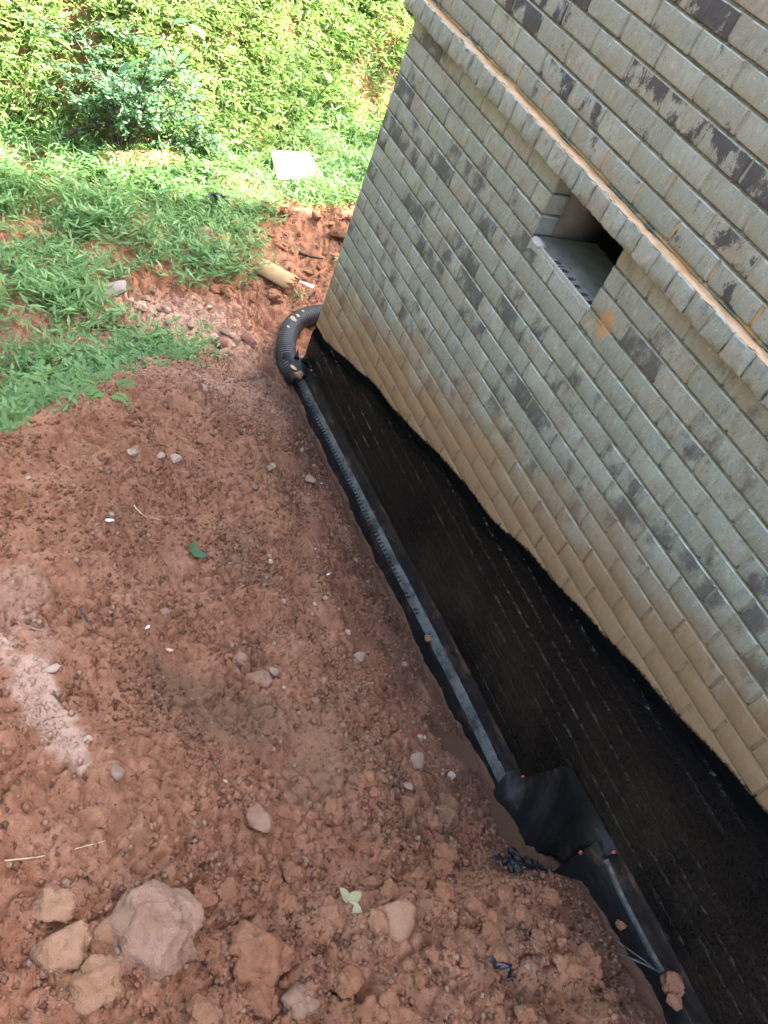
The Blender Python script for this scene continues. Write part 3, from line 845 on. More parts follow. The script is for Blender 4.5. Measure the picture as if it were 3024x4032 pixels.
while y > -2.2:
    zz = zwall(y); s = 1.0 if y > -1.55 else max(0.0, 1 - (-1.55 - y) / 0.5)
    if rb.random() < s:
        w = 0.0036
        mb.add([(-0.0765, y - w, zz - 0.0395), (-0.0765, y + w, zz - 0.0395), (-0.0865, y + w + 0.005, zz - 0.0555), (-0.0865, y - w + 0.005, zz - 0.0555),
                (-0.0785, y - w, zz - 0.0385), (-0.0785, y + w, zz - 0.0385), (-0.0885, y + w + 0.005, zz - 0.0545), (-0.0885, y - w + 0.005, zz - 0.0545)],
               [(4, 5, 6, 7), (0, 1, 5, 4), (1, 2, 6, 5), (2, 3, 7, 6), (3, 0, 4, 7)])
    y -= 0.024
tag(dl(mb, 'drain_slot', M_coredark, False), kind='stuff')

# stepped-up length and the fabric flap that joins the two
def zwall2(y): return float(np.interp(y, [-4.6, -3.1], [-1.352, -1.366]))
ys2 = np.linspace(-4.4, -3.06, 120)
v, f = sweep([(-0.003, 0.016), (-0.0055, 0.003), (-0.014, -0.004), (-0.030, -0.009), (-0.050, -0.014), (-0.060, -0.020)], ys2, zwall2, 0.0025, 3)
dl(mesh_np('fabric_top', v, f, 4, True, {'tone': np.clip(0.5 + 0.7 * fbm(v[:, 1] * 4, v[:, 0] * 40, 3, 58), 0, 1)}), 'fabric_top', M_fabric_grey)
v, f = sweep([(-0.059, -0.019), (-0.070, -0.030), (-0.080, -0.055), (-0.086, -0.09), (-0.094, -0.14), (-0.105, -0.24), (-0.115, -0.40)], ys2, zwall2, 0.003, 4)
dl(mesh_np('fabric_side', v, f, 4, True, {'tone': np.clip(0.4 + 0.7 * fbm(v[:, 1] * 5, v[:, 2] * 12, 3, 59), 0, 1)}), 'fabric_side', M_fabric)
ctrl = np.array([
    [(-0.030, -2.655, -1.688), (-0.066, -2.66, -1.702), (-0.108, -2.69, -1.760)],
    [(-0.012, -2.700, -1.672), (-0.082, -2.77, -1.700), (-0.118, -2.83, -1.790)],
    [(-0.010, -2.750, -1.500), (-0.070, -2.86, -1.630), (-0.118, -2.965, -1.800)],
    [(-0.009, -2.800, -1.378), (-0.022, -2.89, -1.545), (-0.060, -2.985, -1.735)],
    [(-0.009, -2.960, -1.362), (-0.038, -2.985, -1.480), (-0.040, -3.030, -1.630)],
    [(-0.012, -3.125, -1.358), (-0.066, -3.115, -1.382), (-0.090, -3.105, -1.560)]], float)
nu, nv = 70, 30
def cr(p, t):
    n = len(p); k = min(int(t * (n - 1)), n - 2); s = t * (n - 1) - k
    a, b, c, d = p[max(k - 1, 0)], p[k], p[k + 1], p[min(k + 2, n - 1)]
    return 0.5 * (2 * b + (c - a) * s + (2 * a - 5 * b + 4 * c - d) * s * s + (3 * b - a - 3 * c + d) * s ** 3)
V = []
for j in range(nv):
    t = j / (nv - 1)
    col = [cr(ctrl[k], t) for k in range(6)]
    for i in range(nu):
        u = i / (nu - 1); q = cr(col, u)
        fold = 0.013 * math.sin(u * 26 + 2.6 * t) * min(1, t * 1.6 + 0.1) * (1 - 0.5 * abs(u - 0.5)) + 0.006 * abs(math.sin(u * 47 + 5 * t)) * t - 0.003 * abs(math.sin(u * 90 - 7 * t + 1))
        V.append((min(q[0] - 0.006 + fold, -0.007), q[1] + 0.3 * fold, q[2]))
V = np.array(V)
dl(mesh_np('fabric_flap', V, grid_faces(nu, nv), 4, True, {'tone': np.clip(0.4 + 0.6 * fbm(V[:, 1] * 6, V[:, 2] * 6, 3, 60), 0, 1)}), 'fabric_flap', M_fabric)
def ribbon(mb, pts, wv, th=0.0025, tone=0.5):
    pts = [Vector(p) for p in pts]; n = len(pts); vv = []
    for i, p in enumerate(pts):
        d = (pts[min(i + 1, n - 1)] - pts[max(i - 1, 0)]).normalized()
        w = Vector(wv[i] if isinstance(wv, list) else wv); nn = d.cross(w).normalized() * th / 2
        vv += [p - w / 2 - nn, p + w / 2 - nn, p + w / 2 + nn, p - w / 2 + nn]
    ff = [(i * 4 + k, i * 4 + (k + 1) % 4, i * 4 + 4 + (k + 1) % 4, i * 4 + 4 + k) for i in range(n - 1) for k in range(4)]
    ff += [(3, 2, 1, 0), tuple((n - 1) * 4 + k for k in range(4))]
    mb.add(vv, ff, tone)
def curve(pts, n):
    p = np.array(pts, float)
    return [tuple(cr(p, i / (n - 1))) for i in range(n)]
mb = MB()
ribbon(mb, curve([(-0.062, -3.122, -1.384), (-0.069, -3.24, -1.389), (-0.069, -3.34, -1.389), (-0.071, -3.42, -1.385), (-0.078, -3.468, -1.372), (-0.098, -3.478, -1.353), (-0.125, -3.455, -1.350), (-0.155, -3.415, -1.375), (-0.185, -3.375, -1.405)], 60),
       [(-0.012, 0.002, -0.016)] * 36 + [(-0.010, -0.004, 0.010)] * 24, 0.003)
dl(mb, 'drain_strip', M_core, False)['label'] = 'loose grey strip end curling back over itself'
mb = MB()
ribbon(mb, curve([(-0.118, -3.458, -1.349), (-0.13, -3.42, -1.370), (-0.150, -3.37, -1.395), (-0.165, -3.335, -1.405)], 16), (-0.006, -0.003, 0.004), 0.002)
dl(mb, 'strip_tail', M_core, False)
# cuff of torn fabric where the drain meets the pipe
mb = MB(); seg = 22; rings = []
for i, (y, r, z) in enumerate([(-0.16, 0.058, -1.862), (-0.12, 0.066, -1.858), (-0.08, 0.068, -1.852), (-0.045, 0.067, -1.848), (-0.02, 0.066, -1.846)]):
    ring = []
    for k in range(seg):
        a = 2 * math.pi * k / seg
        e = 0.0
        if i == 4: e = 0.055 * max(0, math.sin(a * 3.0 + 0.6)) * max(0, math.sin(a))
        rr = r * (1 + 0.05 * math.sin(a * 5 + i)) + e * 0.9
        ring.append((-0.078 + rr * math.cos(a) * 0.95 + 0.015 * max(0, math.cos(a)), y + e * 0.5, z + rr * math.sin(a)))
    rings += ring
mb.add(rings, [(i * seg + k, i * seg + (k + 1) % seg, (i + 1) * seg + (k + 1) % seg, (i + 1) * seg + k) for i in range(4) for k in range(seg)])
mb.add([(-0.055, -0.075, -1.790), (-0.010, -0.070, -1.800), (-0.025, -0.040, -1.735), (-0.052, -0.055, -1.785), (-0.012, -0.062, -1.795), (-0.022, -0.036, -1.738)], [(0, 1, 2), (5, 4, 3), (0, 2, 5, 3), (1, 4, 5, 2), (0, 3, 4, 1)])
mb.add([(-0.100, -0.045, -1.800), (-0.060, -0.050, -1.785), (-0.072, -0.020, -1.725), (-0.098, -0.040, -1.800), (-0.060, -0.042, -1.788), (-0.070, -0.016, -1.728)], [(0, 1, 2), (5, 4, 3), (0, 2, 5, 3), (1, 4, 5, 2), (0, 3, 4, 1)])
dl(mb, 'fabric_cuff', M_fabric, True)
for p in ((-0.010, -2.697, -1.672), (-0.030, -3.112, -1.362), (-0.094, -3.064, -1.445), (-0.008, -0.135, -1.790)):
    mb = MB()
    mb.tube([(p[0], p[1], p[2]), (p[0] - 0.006, p[1], p[2] + 0.001), (p[0] - 0.011, p[1], p[2] + 0.002)], [0.0075, 0.0075, 0.0045], 8)
    mb.tube([(p[0] - 0.010, p[1], p[2] + 0.002), (p[0] - 0.015, p[1], p[2] + 0.002)], [0.0035, 0.003], 6)
    dl(mb, 'red_pin', M_pin, False)

# ------------------------------------------------------------------ corrugated pipe that goes round the corner
pts = curve([(-0.080, -0.12, -1.856), (-0.100, -0.03, -1.848), (-0.094, 0.045, -1.838), (-0.056, 0.175, -1.826), (0.018, 0.305, -1.820), (0.120, 0.392, -1.818), (0.250, 0.436, -1.816), (0.45, 0.45, -1.815), (0.75, 0.43, -1.815)], 460)
pp = np.array(pts); s = np.concatenate([[0], np.cumsum(np.linalg.norm(np.diff(pp, axis=0), axis=1))])
tot = s[-1]; nr = int(tot / 0.0165 * 8)
si = np.linspace(0, tot, nr); pr = np.stack([np.interp(si, s, pp[:, k]) for k in range(3)], 1)
rad = 0.0535 + 0.0062 * np.tanh(1.6 * np.sin(si / 0.0165 * 2 * np.pi))
pipe = thing('corrugated_pipe', 'black ribbed drain pipe curving from the drain end round the house corner', 'pipe', (-0.05, 0.2, -1.88))
mb = MB(); mb.tube([tuple(q) for q in pr], list(rad), 20, True)
link('pipe_body', mb.mesh('pipe_body', True), M_pipe, pipe, loc=(0.05, -0.2, 1.88))
for k, (a, r_, sz) in enumerate(((0.37, 0.3, 0.020), (0.41, -0.2, 0.012), (0.47, 0.5, 0.009), (0.30, 0.9, 0.009), (0.02, 1.2, 0.018))):
    i = int(a * (nr - 1)); q = pr[i]
    link('mud_splash', lump('mud_splash', 2, 500 + k, (sz, sz * 1.3, 0.004), 0.5, 0.1), M_clay_orange if k == 4 else M_palestone, pipe, loc=(q[0] - 0.015 * r_ + 0.05, q[1] - 0.2, q[2] + 0.0565 + 1.88))

# ------------------------------------------------------------------ plants
def leaf_arrays(P0, D, S, Ln, W, tone, droop=0.12, fold=0.25):
    """leaves as folded pointed quads: base, two shoulders, tip"""
    N = np.cross(D, S)
    mid = P0 + D * (Ln * 0.42)[:, None]
    a = mid + S * (W / 2)[:, None] + N * (W * fold)[:, None]
    b = mid - S * (W / 2)[:, None] + N * (W * fold)[:, None]
    tip = P0 + D * Ln[:, None] - np.array([0, 0, 1.0]) * (Ln * droop)[:, None]
    v = np.stack([P0, a, tip, b], 1).reshape(-1, 3)
    n = len(P0); i = np.arange(n)[:, None] * 4
    f = np.concatenate([i + np.array([[0, 1, 2]]), i + np.array([[2, 3, 0]])], 0)
    return v, f, np.repeat(tone, 4)

def norm(a): return a / np.maximum(np.linalg.norm(a, axis=-1, keepdims=True), 1e-9)

def weeds(pts, r, hmin, hmax, leaves, lmin, lmax, wfrac, lean=None, tone_shift=0.0, spread=0.5, droop=0.3, stem_w=0.0022):
    """many leafy grass plants: a bowed stem each, with leaves standing off it in two ranks"""
    n = len(pts)
    H = r.uniform(hmin, hmax, n); az = r.uniform(0, 2 * np.pi, n)
    d = np.stack([np.cos(az) * spread, np.sin(az) * spread, np.ones(n)], 1) * r.uniform(0.6, 1.3, (n, 1)) * np.array([1, 1, 0]) + np.array([0, 0, 1.0])
    if lean is not None: d = d + lean
    d = norm(d)
    bend = norm(np.stack([d[:, 0], d[:, 1], np.zeros(n) - 0.2], 1)) * r.uniform(0.15, 0.75, (n, 1))
    ptone = r.random(n)
    V, F, T = [], [], []; base = 0
    def at(t): return pts + d * (H * t)[:, None] + bend * (H * t * t * 0.6)[:, None] - np.array([0, 0, 1.0]) * (H * t ** 2 * droop * 0.5)[:, None]
    ks = np.linspace(0, 1, 4)
    sv = []
    side = norm(np.cross(d, np.array([0.37, 0.71, 0.2])))
    for k in ks:
        q = at(k); w = stem_w * (1 - 0.7 * k)
        sv += [q - side * w, q + side * w]
    sv = np.stack(sv, 1).reshape(-1, 3); i = np.arange(n)[:, None] * 8
    sf = np.concatenate([np.concatenate([i + np.array([[2 * k, 2 * k + 1, 2 * k + 3]]), i + np.array([[2 * k, 2 * k + 3, 2 * k + 2]])], 0) for k in range(3)], 0)
    V.append(sv); F.append(sf); T.append(np.repeat(np.clip(ptone * 0.5 + 0.25, 0, 0.85), 8)); base += len(sv)
    for j in range(leaves):
        t = (0.18 + 0.82 * (j + r.uniform(0, 0.8, n)) / leaves).clip(0, 1)
        q = at(t); la = az + 1.57 + (np.pi if j % 2 else 0) + r.normal(0, 0.7, n)
        D = norm(np.stack([np.cos(la), np.sin(la), r.uniform(-0.15, 0.65, n)], 1) + d * 0.35)
        S = norm(np.cross(D, np.stack([r.normal(0, 0.35, n), r.normal(0, 0.35, n), np.ones(n)], 1)))
        Ln = r.uniform(lmin, lmax, n) * (1.1 - 0.4 * np.abs(t - 0.55)); W = Ln * wfrac * r.uniform(0.75, 1.25, n)
        tone = np.clip(0.6 * ptone + 0.4 * r.random(n) + tone_shift, 0, 1)
        tone = np.where(tone < 0.9, tone, 0.88); tone = np.where(r.random(n) < 0.018, 1.0, tone)
        v, f, tt = leaf_arrays(q, D, S, Ln, W, tone, r.uniform(0.05, 0.6) * droop * 2)
        V.append(v); F.append(f + base); T.append(tt); base += len(v)
    return np.concatenate(V), np.concatenate(F), np.concatenate(T)

def inside(x, y, poly):
    c = np.zeros(len(x), bool); n = len(poly)
    for i in range(n):
        x0, y0 = poly[i]; x1, y1 = poly[(i + 1) % n]
        hit = ((y0 > y) != (y1 > y)) & (x < (x1 - x0) * (y - y0) / (y1 - y0 + 1e-12) + x0)
        c ^= hit
    return c

rv = np.random.default_rng(21)
def scatter(n, x0, x1, y0, y1, accept):
    x = rv.uniform(x0, x1, n); y = rv.uniform(y0, y1, n)
    k = rv.random(n) < accept(x, y)
    x, y = x[k], y[k]
    return np.stack([x, y, ground_z(x, y, False) - 0.01], 1)

BARE = [(-0.86, 0.10), (-1.12, 0.48), (-0.98, 0.80), (-0.72, 0.86), (-0.42, 0.66), (-0.10, 0.80), (0.05, 0.98), (0.02, 1.25), (0.20, 1.55), (0.55, 1.72), (0.92, 1.95), (1.3, 1.9), (1.6, 0.4), (0.3, -0.3), (-0.3, -0.2), (-0.75, 0.0)]
CREST_X = lambda x: np.interp(-x, CREST_U, CREST_Y)
def grass_density(x, y):
    d = sstep(-0.05, 0.30, y - CREST_X(x) - 0.30 + 0.35 * sstep(-1.15, -1.5, x) - 0.18 * perlin(x * 4, y * 4, 207))
    bare = inside(x + 0.09 * perlin(x * 6, y * 6, 201), y + 0.09 * perlin(x * 6, y * 6, 202), BARE)
    d = d * np.where(bare, 0.012, 1.0)
    d = d * (0.40 + 0.60 * sstep(-0.25, 0.15, fbm(x * 2.1, y * 2.1, 3, 203)))
    near = sstep(1.0, 0.2, y)
    d = d * (1 - 0.80 * near * sstep(0.25, -0.2, fbm(x * 3.2, y * 3.2, 3, 208)) - 0.15 * near) * (1 - 0.55 * sstep(0.35, 0.05, np.abs(y - 0.98 - 0.3 * x)) * (x > -0.9) * (x < 0.15))
    return d * (y < bank_toe(x) + 0.3)
pts = scatter(26000, -3.2, 2.6, -0.9, 3.6, grass_density)
tall = fbm(pts[:, 0] * 1.5, pts[:, 1] * 1.5, 2, 205)
a = pts[tall > 0.05]; c = pts[tall <= 0.05]
parts = [weeds(a, rv, 0.16, 0.36, 8, 0.055, 0.105, 0.17, spread=0.55), weeds(c, rv, 0.07, 0.20, 7, 0.04, 0.085, 0.19, spread=0.8)]
# long thin blades among them
def blades(pts, r, l0, l1, w):
    n = len(pts); V, F, T = [], [], []
    az = r.uniform(0, 6.283, n); Ln = r.uniform(l0, l1, n); D = np.stack([np.cos(az), np.sin(az), np.zeros(n)], 1)
    S = np.stack([-np.sin(az), np.cos(az), np.zeros(n)], 1); k = r.uniform(0.35, 1.0, n); rows = []
    for t in np.linspace(0, 1, 5):
        q = pts + D * (Ln * t * t * 0.75 * k)[:, None] + np.array([0, 0, 1.0]) * (Ln * (t - 0.45 * k * t * t))[:, None]
        ww = w * (1 - t) ** 0.6 * 0.5 + 0.0003
        rows += [q - S * ww, q + S * ww]
    v = np.stack(rows, 1).reshape(-1, 3); i = np.arange(n)[:, None] * 10
    f = np.concatenate([np.concatenate([i + np.array([[2 * k, 2 * k + 1, 2 * k + 3]]), i + np.array([[2 * k, 2 * k + 3, 2 * k + 2]])], 0) for k in range(4)], 0)
    return v, f, np.repeat(r.uniform(0.2, 0.88, n), 10)
pb = scatter(6000, -3.0, 2.4, 0.6, 3.4, lambda x, y: grass_density(x, y) * (0.25 + 0.75 * sstep(0.0, 0.5, x) * sstep(1.6, 2.3, y)))
parts.append(blades(pb, rv, 0.16, 0.42, 0.005))
def join(parts, name, mat):
    V, F, T = [], [], []; b = 0
    for v, f, t in parts:
        V.append(v); F.append(f + b); T.append(t); b += len(v)
    return link(name, mesh_np(name, np.concatenate(V), np.concatenate(F), 3, False, {'tone': np.concatenate(T)}), mat)
tag(join(parts, 'grass', M_grass), 'ankle high green stilt grass covering the ground beyond the bare soil', None, None, 'stuff')

def bank_density(x, y):
    b = y - bank_toe(x)
    d = sstep(-0.12, 0.15, b)
    n = fbm(x * 1.9, y * 1.9, 3, 211)
    d = d * (1 - 0.85 * sstep(0.25, 0.55, n) * sstep(0.9, 0.3, b))
    for cx, cy, rr in ((-0.62, 2.46, 0.14), (1.62, 3.40, 0.24), (0.95, 3.02, 0.10), (-0.98, 2.62, 0.15)):
        d = d * sstep(rr * 0.6, rr * 1.15, np.sqrt((x - cx) ** 2 + ((y - cy) * 1.2) ** 2) + 0.10 * perlin(x * 7, y * 7, 212))
    return d
pts = scatter(50000, -3.0, 4.2, 2.0, 6.2, lambda x, y: bank_density(x, y) * (y < bank_toe(x) + 2.0))
parts = [weeds(pts, rv, 0.13, 0.38, 8, 0.036, 0.085, 0.21, lean=np.array([0.0, -0.75, -0.15]), spread=0.5, droop=0.7, tone_shift=0.12)]
far = scatter(9000, -6.0, 9.0, 3.0, 9.0, lambda x, y: 1.0 * (y > bank_toe(x) + 1.6) + 0.5 * ((x < -2.6) & (y > bank_toe(x))))
parts.append(weeds(far, rv, 0.25, 0.6, 6, 0.08, 0.16, 0.24, lean=np.array([0.0, -0.3, 0.0]), tone_shift=0.1))
tag(join(parts, 'bank_growth', M_bank), 'yellow green weeds hanging thickly over the red clay bank', None, None, 'stuff')
# dead roots and straw hanging from the bare places of the bank
mb = MB()
for cx, cy, n in ((-0.62, 2.46, 40), (1.62, 3.40, 60), (0.75, 3.05, 25), (-0.98, 2.62, 25), (0.2, 2.55, 25)):
    for k in range(n):
        x = cx + rb.gauss(0, 0.16); y = cy + rb.gauss(0, 0.10); z = gz(x, y, False) + 0.02
        l = rb.uniform(0.06, 0.2)
        mb.tube([(x, y, z), (x + rb.gauss(0, 0.02), y - 0.03, z - l * 0.5), (x + rb.gauss(0, 0.04), y - 0.04, z - l)], [0.0016, 0.0013, 0.0006], 3, False, rb.random())
tag(mb.build('dead_roots', M_twig), kind='stuff')

def big_leaf(l, w, seed, cup=0.18, pairs=6, teeth=0.0):
    """a broad leaf: midrib folded, edge curved; lies along +y from its stalk"""
    r = random.Random(seed); v = [(0, 0, 0)]; f = []
    for k in range(1, pairs + 1):
        t = k / (pairs + 1); hw = w / 2 * math.sin(math.pi * t ** 0.85) ** 0.8 * (1 + (teeth if k % 2 else -teeth))
        zz = -cup * l * t * t + r.uniform(-0.01, 0.01) * l
        v += [(-hw, t * l, zz + hw * 0.25), (0, t * l, zz), (hw, t * l, zz + hw * 0.25)]
    v.append((0, l, -cup * l * 1.05))
    f += [(0, 2, 1), (0, 3, 2)]
    for k in range(pairs - 1):
        a = 1 + 3 * k
        f += [(a, a + 1, a + 4, a + 3), (a + 1, a + 2, a + 5, a + 4)]
    a = 1 + 3 * (pairs - 1); e = len(v) - 1
    f += [(a, a + 1, e), (a + 1, a + 2, e)]
    mb = MB(); mb.add(v, f, r.random() * 0.85)
    return mb.mesh('leaf', True)
BL = [big_leaf(0.10, 0.062, 900 + i) for i in range(5)]

def place_leaf(me, mat, parent, at, dirv, scale, base, roll=0.0):
    D = Vector(dirv).normalized(); s = D.cross(Vector((0, 0, 1)))
    if s.length < 1e-3: s = Vector((1, 0, 0))
    s.normalize(); n = s.cross(D)
    m = Matrix((s, D, n)).transposed().to_4x4() @ Matrix.Rotation(roll, 4, 'Y')
    o = link('leaf', me, mat, parent)
    o.matrix_local = Matrix.Translation(Vector(at) - Vector(base)) @ m @ Matrix.Scale(scale, 4)
    return o

def leafy_stems(name, label, cat, base, stems, mat, leaves, scale, seed, barkmat=M_bark, group=None, rad=0.006):
    """a plant with a few stems and leaves that can be told apart"""
    t = thing(name, label, cat, base, group); r = random.Random(seed); mb = MB()
    for st in stems:
        p = curve(st, 12); mb.tube(p, [rad * (1 - 0.75 * i / 11) for i in range(12)], 6, True, r.random())
        for k in range(leaves):
            q = p[3 + int(8.9 * k / max(1, leaves))]; d0 = Vector(p[11]) - Vector(p[8])
            a = r.uniform(0, 6.28)
            d = Vector((math.cos(a), math.sin(a), r.uniform(-0.25, 0.45))) + d0.normalized() * 0.6
            place_leaf(BL[r.randrange(5)], mat, t, q, d, scale * r.uniform(0.7, 1.25), base, r.uniform(-0.5, 0.5))
    me = mb.mesh('stem', True); o = link('stem', me, barkmat, t); o.location = -Vector(base)
    return t

# shrub with small dark leaves, low branches arching over the grass
def shrub(name, label, base, reach, nbr, nleaf, l0, l1, seed, mat=M_shrub, up=0.8, cat='shrub', lean=(0, 0)):
    t = thing(name, label, cat, base); r = np.random.default_rng(seed); rr = random.Random(seed); mb = MB()
    P0, T0 = [], []
    for k in range(nbr):
        a = 2 * math.pi * (k + rr.random() * 0.7) / nbr; h = reach * rr.uniform(0.55, 1.1) * up; o = reach * rr.uniform(0.45, 1.0)
        e = Vector((math.cos(a) * o + lean[0], math.sin(a) * o * 0.8 + lean[1], h))
        p = curve([(0, 0, 0), (e.x * 0.25, e.y * 0.25, h * 0.55), (e.x * 0.65, e.y * 0.65, h * 0.95), (e.x, e.y, h * rr.uniform(0.75, 1.0))], 14)
        mb.tube(p, [0.008 * (1 - 0.8 * i / 13) for i in range(14)], 6, True, rr.random())
        for j in range(7):
            q = Vector(p[4 + j + rr.randrange(2)]); d = Vector((rr.gauss(0, 1), rr.gauss(0, 1), rr.gauss(0.15, 0.5))).normalized() * reach * rr.uniform(0.2, 0.42)
            pts_ = [tuple(q), tuple(q + d * 0.5 + Vector((0, 0, 0.02))), tuple(q + d)]
            mb.tube(pts_, [0.0035, 0.0025, 0.001], 4, False, rr.random())
            for m_ in range(nleaf):
                u = rr.random(); c_ = q + d * u
                P0.append((c_.x, c_.y, c_.z)); T0.append(rr.random() * 0.88)
    P0 = np.array(P0); n = len(P0)
    az = r.uniform(0, 6.283, n); D = norm(np.stack([np.cos(az), np.sin(az), r.uniform(-0.5, 0.5, n)], 1))
    S = norm(np.cross(D, np.stack([r.normal(0, 0.4, n), r.normal(0, 0.4, n), np.ones(n)], 1)))
    Ln = r.uniform(l0, l1, n)
    v, f, tt = leaf_arrays(P0 + r.normal(0, 0.008, (n, 3)), D, S, Ln, Ln * r.uniform(0.42, 0.6, n), np.array(T0), 0.15)
    link('foliage', mesh_np('foliage', v, f, 3, False, {'tone': tt}), mat, t)
    link('branches', mb.mesh('branches', True), M_bark, t)
    return t
zf = lambda x, y: gz(x, y, False)
shrub('shrub', 'dark green shrub with small leaves arching over the fallen branch and red board', (-0.66, 2.12, zf(-0.66, 2.12) - 0.02), 0.70, 16, 40, 0.020, 0.045, 31, up=1.25)
shrub('shrub', 'low small leaved shrub sprawling over the right end of the red board', (-0.18, 2.22, zf(-0.18, 2.22) - 0.02), 0.36, 10, 32, 0.018, 0.036, 32, up=0.9)
shrub('bush', 'round leafed green bush high on the bank beside the house corner', (1.55, 3.75, zf(1.55, 3.75) - 0.03), 0.42, 9, 26, 0.035, 0.06, 33, mat=M_bigleaf, cat='bush')
b0 = (-0.60, 2.30, zf(-0.60, 2.30))
leafy_stems('sapling', 'broad leafed sapling standing up through the dark green shrub', 'sapling', b0,
            [[b0, (-0.58, 2.26, b0[2] + 0.3), (-0.50, 2.14, b0[2] + 0.75), (-0.40, 2.00, b0[2] + 1.18)], [b0, (-0.66, 2.22, b0[2] + 0.25), (-0.72, 2.14, b0[2] + 0.5), (-0.70, 2.0, b0[2] + 0.68)],
             [b0, (-0.52, 2.28, b0[2] + 0.3), (-0.38, 2.10, b0[2] + 0.70), (-0.28, 1.92, b0[2] + 0.98)]], M_bigleaf, 11, 1.15, 41)
b1 = (1.05, 3.05, zf(1.05, 3.05))
leafy_stems('sapling', 'lone sapling leaning on the bank with large pale leaves at its top', 'sapling', b1,
            [[b1, (1.02, 2.98, b1[2] + 0.25), (1.06, 2.9, b1[2] + 0.45), (1.14, 2.82, b1[2] + 0.60)]], M_fern, 9, 1.1, 42)
b2 = (-1.80, -0.62, zf(-1.80, -0.62))
leafy_stems('broadleaf_weed', 'broad leafed weed at the left edge behind the mound crest', 'weed', b2,
            [[b2, (-1.78, -0.66, b2[2] + 0.16), (-1.74, -0.70, b2[2] + 0.30), (-1.68, -0.74, b2[2] + 0.40)], [b2, (-1.84, -0.60, b2[2] + 0.14), (-1.84, -0.62, b2[2] + 0.28), (-1.78, -0.66, b2[2] + 0.46)]], M_bigleaf, 7, 1.2, 43, rad=0.004)
# leafy low weeds crowding the crest of the mound
wp = []
for (cx, cy, sx, sy, n) in ((-1.62, -0.52, 0.16, 0.14, 190), (-1.38, -0.28, 0.16, 0.16, 150), (-1.08, -0.10, 0.16, 0.10, 100), (-0.82, 0.02, 0.11, 0.05, 75), (-1.7, -0.95, 0.08, 0.10, 70)):
    x = rv.normal(cx, sx, n); y = rv.normal(cy, sy, n); wp.append(np.stack([x, y, ground_z(x, y, False) - 0.005], 1))
parts = [weeds(np.concatenate(wp), rv, 0.06, 0.22, 8, 0.025, 0.055, 0.36, spread=0.9, tone_shift=0.05)]
tag(join(parts, 'low_weeds', M_grass), 'small leafed low weeds growing along the crest of the mound', None, None, 'stuff')
# ferny seedling on the mound
bf = (-1.325, -0.90, gz(-1.325, -0.90))
fern = thing('fern_seedling', 'single bright green ferny seedling alone on the bare red mound', 'seedling', bf)
for k, (a, l) in enumerate(((0.2, 0.12), (1.5, 0.09), (2.9, 0.11), (3.9, 0.10), (5.3, 0.13))):
    n = 14; P0, D, Ln = [], [], []
    for i in range(n):
        t = 0.25 + 0.75 * (i // 2 + 1) / (n / 2); q = np.array([math.cos(a) * l * t, math.sin(a) * l * t, 0.045 * math.sin(t * 2.4)])
        sd = a + (0.95 if i % 2 else -0.95); P0.append(q); D.append([math.cos(sd), math.sin(sd), 0.05]); Ln.append(0.045 * (1.15 - 0.7 * t))
    P0 = np.array(P0); D = norm(np.array(D)); Ln = np.array(Ln); S = norm(np.cross(D, np.array([[0, 0, 1.0]] * n)))
    v, f, tt = leaf_arrays(P0, D, S, Ln, Ln * 0.42, np.full(n, 0.3 + 0.1 * k), 0.1)
    mbx = MB(); mbx.tube([(0, 0, -0.01)] + [(math.cos(a) * l * t, math.sin(a) * l * t, 0.045 * math.sin(t * 2.4)) for t in (0.3, 0.6, 1.0)], 0.0013, 4, False, 0.4)
    nb_ = len(v); v = np.concatenate([v, np.array(mbx.v)]); ff = [list(q) for q in f] + [[i + nb_ for i in q] for q in mbx.f]
    me = mesh_np('frond', v, [i for q in ff for i in q], [len(q) for q in ff], False, {'tone': np.concatenate([tt, mbx.a])})
    link('frond', me, M_fern, fern)

# ------------------------------------------------------------------ stones, clods and litter
def rest(name, me, mat, x, y, sc, label, cat, group=None, sink=0.3, rot=None, seed=0):
    r = random.Random(seed + int(x * 9973) + int(y * 7919))
    zs = np.zeros(len(me.vertices) * 3); me.vertices.foreach_get('co', zs)
    low = zs.reshape(-1, 3)[:, 2].min()
    o = link(name, me, mat, None, (x, y, gz(x, y) - low * sc * (1 - sink)), rot or (r.uniform(-0.2, 0.2), r.uniform(-0.2, 0.2), r.uniform(0, 6.28)), sc)
    return tag(o, label, cat, group)
bme = lump('boulder', 5, 77, (1.0, 0.86, 0.74), 0.36, 0.085, 4)
o = rest('boulder', bme, M_boulder, -1.625, -3.035, 0.108, 'large pale pinkish clay boulder in the foreground', 'boulder', sink=0.45, rot=(0.1, -0.1, 0.9))
CL = [lump('clod', 4, 600 + i, (1, 0.9, 0.72), 0.55, 0.15, 2) for i in range(9)]
ST = [lump('stone', 3, 700 + i, (1, 0.75, 0.55), 0.42, 0.09, 5) for i in range(8)]
rest('clay_clod', CL[0], M_tan, -1.805, -3.030, 0.056, 'larger tan clod left of the big pale boulder', 'clod', sink=0.6)
rest('clay_clod', CL[1], M_tan, -1.815, -2.935, 0.040, 'smaller tan clod above the larger tan one at lower left', 'clod', sink=0.6)
rest('clay_clod', CL[2], M_tan, -1.760, -3.105, 0.048, 'tan clod at the bottom edge between left border and boulder', 'clod', sink=0.65)
rest('stone', ST[0], M_tan, -1.725, -3.020, 0.036, 'narrow tan stone wedged against the left side of the boulder', 'stone', sink=0.4)
rest('clay_clod', CL[3], M_clod, -1.525, -3.085, 0.034, 'upright red clod just right of the big boulder', 'clod')
rest('clay_clod', CL[4], M_clod, -1.410, -3.135, 0.070, 'broad crumbly red clod between the boulder and the yellowish rock', 'clod', sink=0.65)
